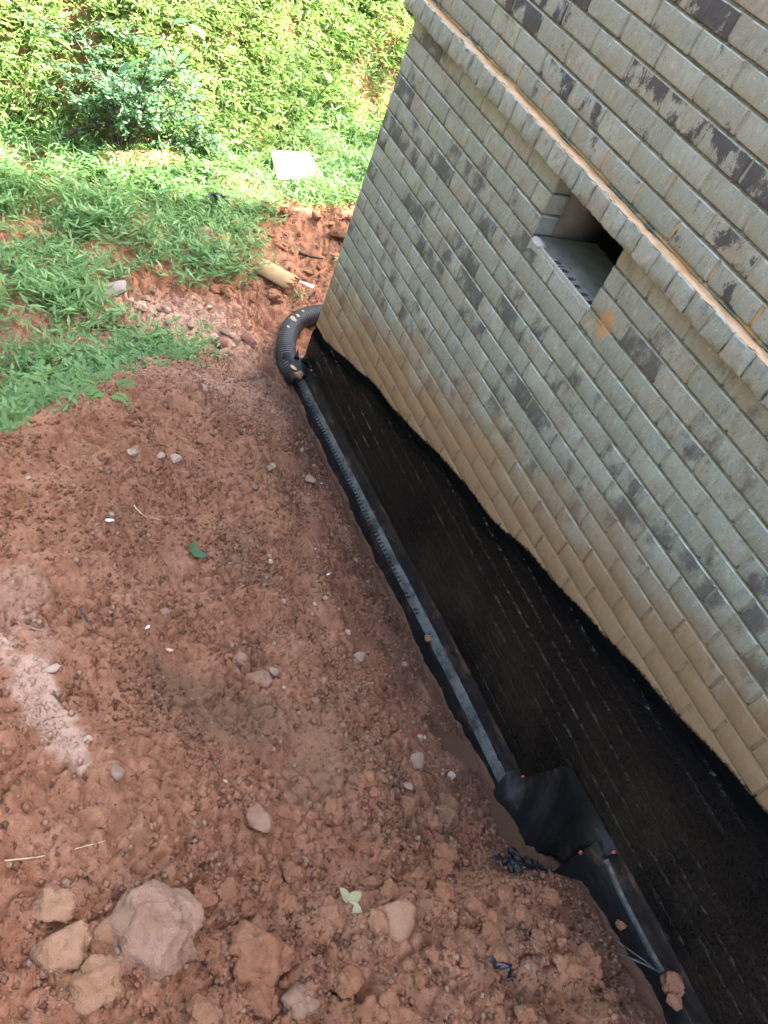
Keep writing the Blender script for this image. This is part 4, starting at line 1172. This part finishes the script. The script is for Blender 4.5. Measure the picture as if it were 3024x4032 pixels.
rest('rock', ST[1], M_tan, -1.035, -3.150, 0.064, 'yellowish rock half sunk among red clods at the bottom', 'rock', sink=0.4)
rest('clay_clod', CL[5], M_boulder, -1.345, -3.250, 0.040, 'angular pale clod at the bottom edge of the picture', 'clod')
rest('stone', ST[2], M_stone, -1.635, -2.665, 0.022, 'grey stone on smooth soil above the boulder', 'stone')
rest('stone', ST[3], M_boulder, -1.300, -2.815, 0.040, 'flat brownish stone sunk in the middle of the lower mound', 'stone', sink=0.55)
rest('stone', ST[4], M_palestone, -1.305, -1.310, 0.024, 'pale stone, leftmost of three in a row on the mound', 'stone')
rest('stone', ST[5], M_palestone, -1.187, -1.275, 0.020, 'pale flat stone in the middle of a row of three', 'stone')
rest('stone', ST[6], M_palestone, -1.120, -1.255, 0.028, 'pale stone, rightmost of three in a row on the mound', 'stone')
rest('stone', ST[7], M_palestone, -0.810, -0.615, 0.030, 'pale stone near the mound crest towards the pipe', 'stone')
rest('stone', ST[0], M_stone, -0.385, -1.100, 0.036, 'flat grey brown stone near the upper drain', 'stone', sink=0.5)
rest('stone', ST[1], M_stone, -0.690, -2.255, 0.028, 'small grey stone halfway along the drain on the slope', 'stone')
rest('stone', ST[2], M_stone, -0.665, -2.680, 0.034, 'greyish stone beside a twig near the puddle', 'stone')
rest('stone', ST[3], M_stone, -0.560, -2.865, 0.030, 'pale knobbly stone left of the narrow puddle', 'stone')
rest('stone', ST[4], M_boulder, -1.150, -2.255, 0.036, 'purplish slab of stone in the middle of the mound', 'stone', sink=0.5)
rest('stone', ST[5], M_boulder, -1.115, -2.330, 0.042, 'flat slab lying below the purplish stone', 'stone', sink=0.55)
rest('stone', ST[6], M_boulder, -1.375, -2.100, 0.026, 'reddish stone beside a dark twig on the upper left mound', 'stone', sink=0.5)
rest('clay_clod', CL[6], M_clod, 0.745, 1.400, 0.075, 'large dark red clod beside the house corner near the grass', 'clod', sink=0.25)
rest('clay_clod', CL[7], M_clod, -0.02, 1.42, 0.060, 'red clod in the grass below the black scrap', 'clod', sink=0.3)
rest('clay_clod', CL[8], M_boulder, -0.30, 1.20, 0.080, 'pale clod lying in the middle of the grass', 'clod', sink=0.5)
# loose clods of the lower mound
def where(x, y, sc):
    size = 'fist sized' if sc > 0.027 else 'small' if sc < 0.016 else 'egg sized'
    if math.hypot(x + 1.63, y + 3.04) < 0.30: p = 'beside the big pale boulder'
    elif math.hypot(x + 1.035, y + 3.15) < 0.22: p = 'near the yellowish rock'
    elif math.hypot(x + 0.30, y + 3.03) < 0.30: p = 'above the tar spill'
    elif math.hypot(x + 0.30, y + 2.65) < 0.30: p = 'beside the brown puddles'
    elif x > -0.75: p = 'on the slope towards the near drain'
    elif y < -3.2: p = 'along the bottom edge of the picture'
    else: p = 'in the middle of the lower mound'
    return size + ' red clay clod ' + p
G = 'loose clods on the lower mound'
n = 0
while n < 150:
    x = rb.uniform(-1.85, -0.35); y = rb.uniform(-3.50, -2.75)
    if rb.random() > 0.25 + 0.75 * float(sstep(-2.85, -3.15, y + 0.25 * (x + 1.2))): continue
    if math.hypot(x + 1.63, y + 3.04) < 0.16 or (x < -1.68 and y < -2.80): continue
    sc = 0.010 + 0.034 * rb.random() ** 2.4
    rest('clay_clod', CL[rb.randrange(9)], M_clod, x, y, sc, where(x, y, sc), 'clod', G, 0.55); n += 1
G = 'small stones on the mound'
n = 0
while n < 90:
    x = rb.uniform(-1.75, -0.25); y = rb.uniform(-2.8, -0.5)
    if y > CREST_X(x) - 0.05 or rb.random() > 0.25 + 0.75 * float(sstep(-1.5, -0.5, x)): continue
    rest('pebble', ST[rb.randrange(8)], [M_stone, M_palestone, M_stone, M_boulder][rb.randrange(4)], x, y, 0.006 + 0.014 * rb.random() ** 2, 'small pale stone scattered on the red slope', 'stone', G, 0.5); n += 1
G = 'rubble in the hollow behind the mound'
n = 0
while n < 80:
    if rb.random() < 0.55: x, y = rb.gauss(-0.78, 0.13), rb.gauss(0.47, 0.12)
    else: x, y = rb.gauss(-0.52, 0.10), rb.gauss(0.22, 0.14)
    rest('broken_stone', ST[rb.randrange(8)], [M_palestone, M_stone, M_palestone, M_boulder][rb.randrange(4)], x, y, 0.012 + 0.024 * rb.random() ** 1.6, 'pale broken stone in the rubble behind the mound', 'stone', G, 0.3); n += 1
G = 'red clods by the house corner'
n = 0
while n < 70:
    x = rb.uniform(-0.35, 1.0); y = rb.uniform(0.55, 1.75)
    if x < -0.1 and y > 0.9: continue
    rest('clay_clod', CL[rb.randrange(9)], M_clod, x, y, 0.014 + 0.034 * rb.random() ** 2, 'dark red clay clod by the house corner', 'clod', G, 0.35); n += 1
# crumbs that nobody could count
vs, fs, ts = [], [], []; nb = 0
iv = np.array([(1, 0, 0), (-1, 0, 0), (0, 1, 0), (0, -1, 0), (0, 0, 1), (0, 0, -1)], float)
ifc = np.array([(0, 2, 4), (2, 1, 4), (1, 3, 4), (3, 0, 4), (2, 0, 5), (1, 2, 5), (3, 1, 5), (0, 3, 5)])
nC = 66000
x = rv.uniform(-2.0, -0.17, nC); y = rv.uniform(-3.75, 0.0, nC)
xb = rv.uniform(-0.9, 1.2, 12000); yb = rv.uniform(0.2, 1.8, 12000)
x = np.concatenate([x, xb]); y = np.concatenate([y, yb])
k = rv.random(len(x)) < 0.25 + 0.75 * sstep(-0.1, 0.35, fbm(x * 3.1, y * 3.1, 3, 301)) + 0.6 * sstep(-2.7, -3.1, y)
x, y = x[k], y[k]; n = len(x)
sz = 0.0020 + 0.0095 * rv.random(n) ** 2.8
z = ground_z(x, y) + sz * 0.25
q = iv[None] * (1 + 0.28 * rv.normal(size=(n, len(iv), 1)).clip(-1.5, 1.5)) * (sz[:, None] * rv.uniform(0.7, 1.2, (n, 3)))[:, None, :] + np.stack([x, y, z], 1)[:, None, :]
f = (ifc[None] + (np.arange(n) * len(iv))[:, None, None]).reshape(-1, 3)
tn = np.repeat(rv.choice(np.array([-0.9, -0.5, 0.0, 0.1, 0.3, 0.7, 1.15, 1.3]), n, p=[0.10, 0.15, 0.26, 0.18, 0.13, 0.10, 0.05, 0.03]), len(iv))
w_ = np.repeat(sstep(0.5, 0.2, -x) * (y < 0) * 0.5, len(iv))
tag(link('soil_crumbs', mesh_np('soil_crumbs', q.reshape(-1, 3), f, 3, False, {'tone': tn, 'wet': w_, 'dry_sun': np.repeat(dry_sun_mask(x, y), len(iv))}), M_soil), kind='stuff')

# wet tar spilled at the step of the drain
tb = thing('tar_spill', 'glossy black lumpy tar spilled below the fabric flap', 'tar', (-0.29, -3.03, gz(-0.29, -3.03)))
bz = tb.location.copy()
mb = MB(); vv = []; nA, nR = 30, 9
r_ = np.random.default_rng(3)
for j in range(nR + 1):
    for i in range(nA):
        a = 2 * math.pi * i / nA; e = j / nR
        rx = 0.150 * (1 + 0.25 * math.sin(a * 3 + 1) + 0.15 * math.sin(a * 7)) * e; ry = 0.062 * (1 + 0.3 * math.sin(a * 2) + 0.15 * math.sin(a * 5 + 2)) * e
        px, py = -0.275 + rx * math.cos(a), -3.035 + ry * math.sin(a) - 0.25 * rx * math.cos(a)
        vv.append((px, py, max(float(gz(px, py)), float(gz(px, py, False)) - 0.004) + 0.030 * (1 - e ** 3) - 0.010 * e + 0.012 * float(perlin(np.array([px * 50]), np.array([py * 50]), 5)[0])))
v = np.array(vv) - np.array(bz)
link('tar_pool', mesh_np('tar_pool', v, np.concatenate([np.array([[j * nA + i, j * nA + (i + 1) % nA, (j + 1) * nA + (i + 1) % nA, (j + 1) * nA + i] for i in range(nA)]) for j in range(nR)]), 4, True, {'tone': np.full(len(v), 0.5)}), M_wettar, tb)
TL = [lump('tar_lump', 3, 800 + i, (1, 0.8, 0.6), 0.5, 0.16) for i in range(4)]
for k in range(16):
    px, py = -0.17 - 0.24 * rb.random(), -3.03 + rb.gauss(0, 0.030)
    link('tar_lump', TL[k % 4], M_wettar, tb, (px - bz.x, py - bz.y, max(gz(px, py), gz(px, py, False)) + 0.022 - bz.z), (rb.uniform(0, 6), 0, rb.uniform(0, 6)), rb.uniform(0.010, 0.026))

# clumps of clay that fell on the drain
for k, (x, y, z, sc) in enumerate(((-0.10, -3.315, -1.425, 0.016), (-0.075, -3.525, -1.365, 0.034), (-0.10, -3.56, -1.36, 0.026), (-0.085, -1.98, -1.752, 0.018), (-0.10, -0.17, -1.79, 0.026))):
    lab = ['small clay crumb stuck to the side of the near drain', 'clay clump lying on the drain below the curled strip', 'second clay clump on the near drain, closer to the slope', 'clay clump on the long drain halfway along', 'tan clay clump at the pipe end of the drain'][k]
    tag(link('clay_clump', CL[k], M_tan if k == 4 else M_clod, None, (x, y, z), (0, 0, k), sc), lab, 'clod')

def twig(name, label, cat, pts, rad, mat, taper=0.4, seg=6, group=None, lift=0.003, n=14):
    p = curve([(x, y, gz(x, y) + lift if z is None else z) for x, y, z in pts], n)
    mb = MB(); mb.tube(p, [rad * (1 - (1 - taper) * i / (n - 1)) for i in range(n)], seg, True, 0.5, 0.12, int(rad * 1e5))
    return tag(mb.build(name, mat, smooth=True), label, cat, group)
twig('straw', 'long dried straw stem lying near the left edge above the boulder', 'straw', [(-1.895, -2.836, None), (-1.82, -2.832, None), (-1.75, -2.828, None), (-1.69, -2.825, None)], 0.0020, M_straw, lift=0.006)
twig('dry_twig', 'dark twig beside stones on the upper left mound', 'twig', [(-1.63, -2.13, None), (-1.615, -2.18, None), (-1.62, -2.21, None), (-1.585, -2.24, None)], 0.0035, M_bark)
twig('dry_twig', 'pale broken twig at the left edge of the mound', 'twig', [(-1.80, -2.20, None), (-1.775, -2.222, None), (-1.745, -2.24, None)], 0.004, M_twig)
twig('dry_twig', 'brown twig by the puddle near the fabric flap', 'twig', [(-0.66, -2.655, None), (-0.61, -2.655, None), (-0.545, -2.685, None)], 0.005, M_bark, lift=0.006)
twig('straw', 'short straw on the slope left of the drain', 'straw', [(-0.73, -1.90, None), (-0.69, -1.875, None), (-0.65, -1.85, None)], 0.002, M_straw, lift=0.006)
twig('root', 'curled yellow root lying on the upper mound', 'root', [(-1.355, -1.575, None), (-1.35, -1.61, None), (-1.325, -1.645, None), (-1.27, -1.645, None)], 0.0032, M_straw, lift=0.006)
twig('branch', 'thin bare branch lying behind the weeds at the mound crest', 'branch', [(-1.52, -0.28, zf(-1.52, -0.28) + 0.06), (-1.40, -0.12, zf(-1.4, -0.12) + 0.09), (-1.25, 0.04, zf(-1.25, 0.04) + 0.12)], 0.007, M_twig, 0.6)
twig('branch', 'dark stick lying in the hollow behind the mound', 'branch', [(-1.16, 0.245, zf(-1.16, 0.245) + 0.03), (-1.05, 0.25, zf(-1.05, 0.25) + 0.03), (-0.94, 0.262, zf(-0.94, 0.262) + 0.03)], 0.011, M_bark, 0.7)
twig('branch', 'dark fallen branch under the small leaved shrub', 'branch', [(-1.10, 2.02, zf(-1.10, 2.02) + 0.16), (-0.92, 2.10, zf(-0.92, 2.1) + 0.22), (-0.72, 2.16, zf(-0.72, 2.16) + 0.27), (-0.50, 2.26, zf(-0.5, 2.26) + 0.27)], 0.017, M_bark, 0.45)
twig('branch', 'dark broken stick on the red soil by the house corner', 'branch', [(0.38, 1.20, zf(0.38, 1.20) + 0.035), (0.46, 1.18, zf(0.46, 1.18) + 0.03), (0.54, 1.15, zf(0.54, 1.15) + 0.03)], 0.012, M_bark, 0.5)
def chip(label, x, y, l, w, a, mat, cat='litter', th=0.003, name='litter_chip', lift=0.004):
    mb = MB(); pts_ = [(-l / 2, 0), (-l * 0.2, w * 0.5), (l * 0.35, w * 0.42), (l / 2, -w * 0.1), (l * 0.1, -w * 0.5)]
    up = [(p[0], p[1], th + 0.10 * abs(p[0])) for p in pts_]; lo = [(p[0], p[1], 0.10 * abs(p[0])) for p in pts_]
    n = 5; mb.add(lo + up, [tuple(range(n - 1, -1, -1)), tuple(range(n, 2 * n))] + [(i, (i + 1) % n, n + (i + 1) % n, n + i) for i in range(n)], 0.6)
    return tag(mb.build(name, mat, loc=(x, y, gz(x, y) + lift), rot=(0.1, -0.15, a)), label, cat)
chip('white plastic shard on the left upper mound', -1.499, -1.809, 0.040, 0.010, -0.3, M_white)
chip('white plastic shard on the slope beside the drain', -0.605, -1.788, 0.032, 0.008, 0.3, M_white)
chip('tiny white chip near the dark twig', -1.447, -2.180, 0.018, 0.008, 0.6, M_white)
chip('yellowish chip below the tiny white one', -1.392, -2.243, 0.028, 0.010, -0.5, M_straw)
chip('pale oval chip at the top of the painted sun streak', -1.735, -2.345, 0.045, 0.022, 0.2, M_palestone, th=0.008)
def leaf_thing(label, x, y, leaves, mat, sc):
    t = thing('fallen_leaf', label, 'leaf', (x, y, gz(x, y) + 0.006))
    for k, (a, e) in enumerate(leaves):
        place_leaf(BL[(k * 2) % 5], mat, t, (x, y, t.location.z + 0.004), (math.cos(a), math.sin(a), e), sc, t.location, 0.3 * k)
    return t
leaf_thing('small green leaf sprig lying on the middle of the mound', -1.195, -1.80, [(-0.4, 0.25), (1.2, 0.4), (2.6, 0.2)], M_bigleaf, 0.5)
M_dryleaf = leaf_mat('dry_leaf', (0.30, 0.28, 0.14), (0.42, 0.40, 0.22), trans=0.2)
leaf_thing('curled pale dried leaf among the clods at the bottom', -1.136, -3.070, [(0.3, 0.2), (2.0, 0.9), (-1.0, 0.05)], M_dryleaf, 0.45)
# crumpled black wrapper on the slope
mb = MB(); rr = random.Random(4)
w0 = (-0.833, -3.30, gz(-0.833, -3.30))
vv = [(0.018 * math.sin(i * 2.1) * (0.3 + j / 3) + 0.004 * i, -0.012 * i, 0.008 + 0.012 * ((i * 7 + j * 3) % 4) / 3) for i in range(7) for j in range(4)]
vv = [(p[0] + 0.012 * (k % 4 - 1.5) * (0.5 + 0.5 * math.sin(k // 4)), p[1], p[2]) for k, p in enumerate(vv)]
mb.add(vv, [tuple(q) for q in grid_faces(4, 7)], 0.5)
mb.add([(p[0], p[1], p[2] - 0.002) for p in vv], [tuple(q[::-1]) for q in grid_faces(4, 7)], 0.5)
tag(mb.build('wrapper', M_blackfilm, smooth=False, loc=w0, rot=(0, 0, 0.3)), 'crumpled shiny black wrapper on the slope at lower right', 'wrapper')

# broken cardboard tube by the house corner
tz = gz(0.13, 0.80); t = thing('cardboard_tube', 'broken tan cardboard tube lying on the red soil by the house corner', 'tube', (0.075, 0.825, tz))
mb = MB(); seg, rows = 18, 10; vv = []
for side, R_ in ((0, 0.078), (1, 0.073)):
    for i in range(rows):
        s_ = i / (rows - 1); rag = 0.03 * math.sin(i * 0)
        for k in range(seg):
            a = math.radians(2 + 168 * k / (seg - 1)); end = 0.035 * math.sin(k * 1.7) * (s_ > 0.95) + 0.03 * math.sin(k * 2.3 + 1) * (s_ < 0.05)
            vv.append((R_ * math.cos(a), -0.13 + 0.25 * s_ + end, 0.018 + R_ * math.sin(a) * 0.9))
g0 = grid_faces(seg, rows)
mb.add(vv, [tuple(q) for q in g0] + [tuple(q[::-1] + seg * rows) for q in g0] + [(i * seg, (i + 1) * seg, seg * rows + (i + 1) * seg, seg * rows + i * seg) for i in range(rows - 1)]
       + [((i + 1) * seg + seg - 1, i * seg + seg - 1, seg * rows + i * seg + seg - 1, seg * rows + (i + 1) * seg + seg - 1) for i in range(rows - 1)]
       + [(k + 1, k, seg * rows + k, seg * rows + k + 1) for k in range(seg - 1)] + [((rows - 1) * seg + k, (rows - 1) * seg + k + 1, seg * rows + (rows - 1) * seg + k + 1, seg * rows + (rows - 1) * seg + k) for k in range(seg - 1)], 0.5)
link('tube_shell', mb.mesh('tube_shell', True), M_card, t, rot=(0, 0, 0.75))
mb = MB(); mb.add([(0.0, -0.16, 0.075), (0.05, -0.15, 0.055), (0.09, -0.24, 0.050), (0.03, -0.25, 0.060), (0.0, -0.16, 0.079), (0.05, -0.15, 0.059), (0.09, -0.24, 0.054), (0.03, -0.25, 0.064)],
                  [(3, 2, 1, 0), (4, 5, 6, 7), (0, 1, 5, 4), (1, 2, 6, 5), (2, 3, 7, 6), (3, 0, 4, 7)], 0.9)
link('torn_flap', mb.mesh('torn_flap'), M_panel, t, rot=(0, 0, 0.75))
# pale sheet in the grass
def slab(name, label, cat, corners, th, mat, bow=0.01, lift=0.02):
    n = 8; V = []
    zc = sum(zf(x, y) for x, y, z in corners) / 4
    c = [Vector((x, y, zc + z)) for x, y, z in corners]
    for side in (0, 1):
        for j in range(n):
            for i in range(n):
                u, v_ = i / (n - 1), j / (n - 1)
                q = c[0] * (1 - u) * (1 - v_) + c[1] * u * (1 - v_) + c[2] * u * v_ + c[3] * (1 - u) * v_
                V.append((q.x, q.y, q.z + lift + bow * math.sin(u * 3.1) * math.sin(v_ * 2.6) + (th if side == 0 else 0)))
    g = grid_faces(n, n); F = [tuple(q) for q in g] + [tuple(q[::-1] + n * n) for q in g]
    edge = [i for i in range(n)] + [n - 1 + n * j for j in range(1, n)] + [n * n - 1 - i for i in range(1, n)] + [n * (n - 1 - j) for j in range(1, n - 1)]
    F += [(edge[i], edge[i] + n * n, edge[(i + 1) % len(edge)] + n * n, edge[(i + 1) % len(edge)]) for i in range(len(edge))]
    mb = MB(); mb.add(V, F, 0.6)
    return tag(mb.build(name, mat), label, cat)
slab('cardboard_sheet', 'bright pale rectangular sheet lying flat in the grass', 'sheet', [(0.455, 2.03, 0.035), (0.885, 2.19, 0.03), (0.85, 2.46, 0.07), (0.50, 2.385, 0.075)], 0.012, M_panel, 0.006, 0.05)
slab('grey_strip', 'curved grey plastic strip lying on the rubble behind the mound', 'plastic strip', [(-1.10, 0.46, 0.00), (-0.88, 0.63, 0.01), (-0.90, 0.68, 0.035), (-1.13, 0.53, 0.035)], 0.008, M_greyplastic, 0.035, 0.02)
slab('board', 'weathered red orange board lying under the shrubs', 'board', [(-0.83, 1.90, 0.02), (-0.22, 2.07, 0.02), (-0.24, 2.15, 0.08), (-0.85, 1.98, 0.08)], 0.035, M_wood, 0.0, 0.04)
slab('board', 'small pale red board scrap in the middle of the grass', 'board', [(-0.36, 1.06, 0.0), (-0.16, 1.10, 0.01), (-0.14, 1.20, 0.05), (-0.33, 1.17, 0.03)], 0.015, M_wood, 0.0, 0.03)
mb = MB(); sx, sy = -0.64, 2.21; sz_ = zf(sx, sy)
mb.add([(-0.020, -0.009, -0.05), (0.020, -0.009, -0.05), (0.020, 0.009, -0.05), (-0.020, 0.009, -0.05), (-0.035, -0.009, 0.24), (0.003, -0.009, 0.26), (0.003, 0.009, 0.26), (-0.035, 0.009, 0.24)],
       [(3, 2, 1, 0), (4, 5, 6, 7), (0, 1, 5, 4), (1, 2, 6, 5), (2, 3, 7, 6), (3, 0, 4, 7)], 0.9)
tag(mb.build('wooden_stake', M_wood, loc=(sx, sy, sz_)), 'short yellow wooden stake upright behind the red board', 'stake')
mb = MB()                                           # discarded frame in the grass
for a_, b_ in (((-0.12, 0.03), (0.10, 0.11)), ((-0.10, -0.06), (0.14, 0.02)), ((-0.12, 0.03), (-0.10, -0.06)), ((0.10, 0.11), (0.14, 0.02))):
    mb.tube([(a_[0], a_[1], 0.05), ((a_[0] + b_[0]) / 2, (a_[1] + b_[1]) / 2, 0.055), (b_[0], b_[1], 0.05)], 0.012, 5, True, 0.5)
tag(mb.build('metal_frame', M_white, loc=(1.16, 2.40, zf(1.16, 2.40) + 0.03), rot=(0.35, 0.1, -0.7)), 'small white rectangular frame discarded in the grass by the house', 'frame')
mb = MB()
for k in range(9):
    mb.add([(rr.gauss(0, 0.05), rr.gauss(0, 0.03), rr.uniform(0.02, 0.07)) for _ in range(4)], [(0, 1, 2), (1, 3, 2)], 0.4)
tag(mb.build('plastic_scrap', M_blackfilm, loc=(-0.10, 1.665, zf(-0.10, 1.665) + 0.05)), 'crumpled black plastic scrap lying in the grass', 'plastic')
# brick bits in the hollow
for k, (x, y, lab) in enumerate(((-0.335, 0.10, 'broken red brick piece by the pipe bend'), (-0.49, 0.055, 'small red brick piece in the rubble left of the pipe'))):
    me = brick_mesh('brick_bit', 0.085 - 0.02 * k, 0.05, 0.05, 950 + k, jit=0.004, worn=0.006)
    tag(link('brick_bit', me, M_core_red, None, (x, y, gz(x, y) + 0.03), (0.2, 0.9, 0.6 + k)), lab, 'brick piece')

# ------------------------------------------------------------------ unseen trees added to block low sky and bounce green on the wall
def tree(label, x, y, h, cr_, seed, mat, n):
    r = np.random.default_rng(seed); rr = random.Random(seed); zb_ = zf(x, y) - 0.1
    t = thing('unseen_shade_tree', label, 'tree', (x, y, zb_))
    mb = MB(); top = (rr.uniform(-0.3, 0.3), rr.uniform(-0.3, 0.3), h * 0.8)
    mb.tube(curve([(0, 0, 0), (0.05, 0.1, h * 0.3), (top[0] * 0.6, top[1] * 0.6, h * 0.55), top], 14), [0.17 * (1 - 0.8 * i / 13) for i in range(14)], 9, True, 0.4, 0.1, seed)
    cl = []
    for k in range(22):
        a = rr.uniform(0, 6.283); q = rr.uniform(0.12, 0.95); zz = h * q; rad_ = cr_ * rr.uniform(0.4, 1.0) * math.sin(min(1, 0.25 + q) * 2.6 + 0.25)
        c_ = (math.cos(a) * rad_, math.sin(a) * rad_, zz); cl.append(c_)
        mb.tube(curve([(0, 0, zz * 0.7), (c_[0] * 0.5, c_[1] * 0.5, zz * 0.9), c_], 6), [0.045 * (1 - 0.8 * i / 5) for i in range(6)], 5, True, 0.5)
    link('trunk', mb.mesh('trunk', True), M_bark, t)
    cl = np.array(cl); ci = r.integers(0, len(cl), n)
    d = r.normal(size=(n, 3)); d = norm(d) * (r.random((n, 1)) ** 0.4) * cr_ * 0.42
    P0 = cl[ci] + d * np.array([1, 1, 0.8]); az = r.uniform(0, 6.283, n)
    D = norm(np.stack([np.cos(az), np.sin(az), r.uniform(-0.8, 0.3, n)], 1)); S = norm(np.cross(D, r.normal(0, 0.5, (n, 3)) + np.array([0, 0, 1.0])))
    Ln = r.uniform(0.12, 0.26, n)
    v, f, tt = leaf_arrays(P0, D, S, Ln, Ln * 0.6, r.random(n) * 0.88)
    link('crown', mesh_np('crown', v, f, 3, False, {'tone': tt}), mat, t)
for k, (x, y, h, c_, lab) in enumerate(((-6.6, -5.4, 6.0, 2.0, 'unseen broad leafed tree added to dim the wall, nearest the viewer'), (-7.2, -2.2, 7.0, 2.2, 'tall unseen broad leafed tree added to dim the wall, facing the vent'),
                                       (-6.8, 0.9, 6.2, 2.0, 'unseen broad leafed tree added to dim the wall, opposite the house corner'))):
    tree(lab, x, y, h, c_, 60 + k, M_bank, 9000)
tree('slender thinly leaved unseen tree added to dapple sunlight, past the far side of the house', 6.0, 1.1, 8.6, 2.3, 71, M_bank, 700)  # added out of view so its crown breaks up the roof's shadow edge
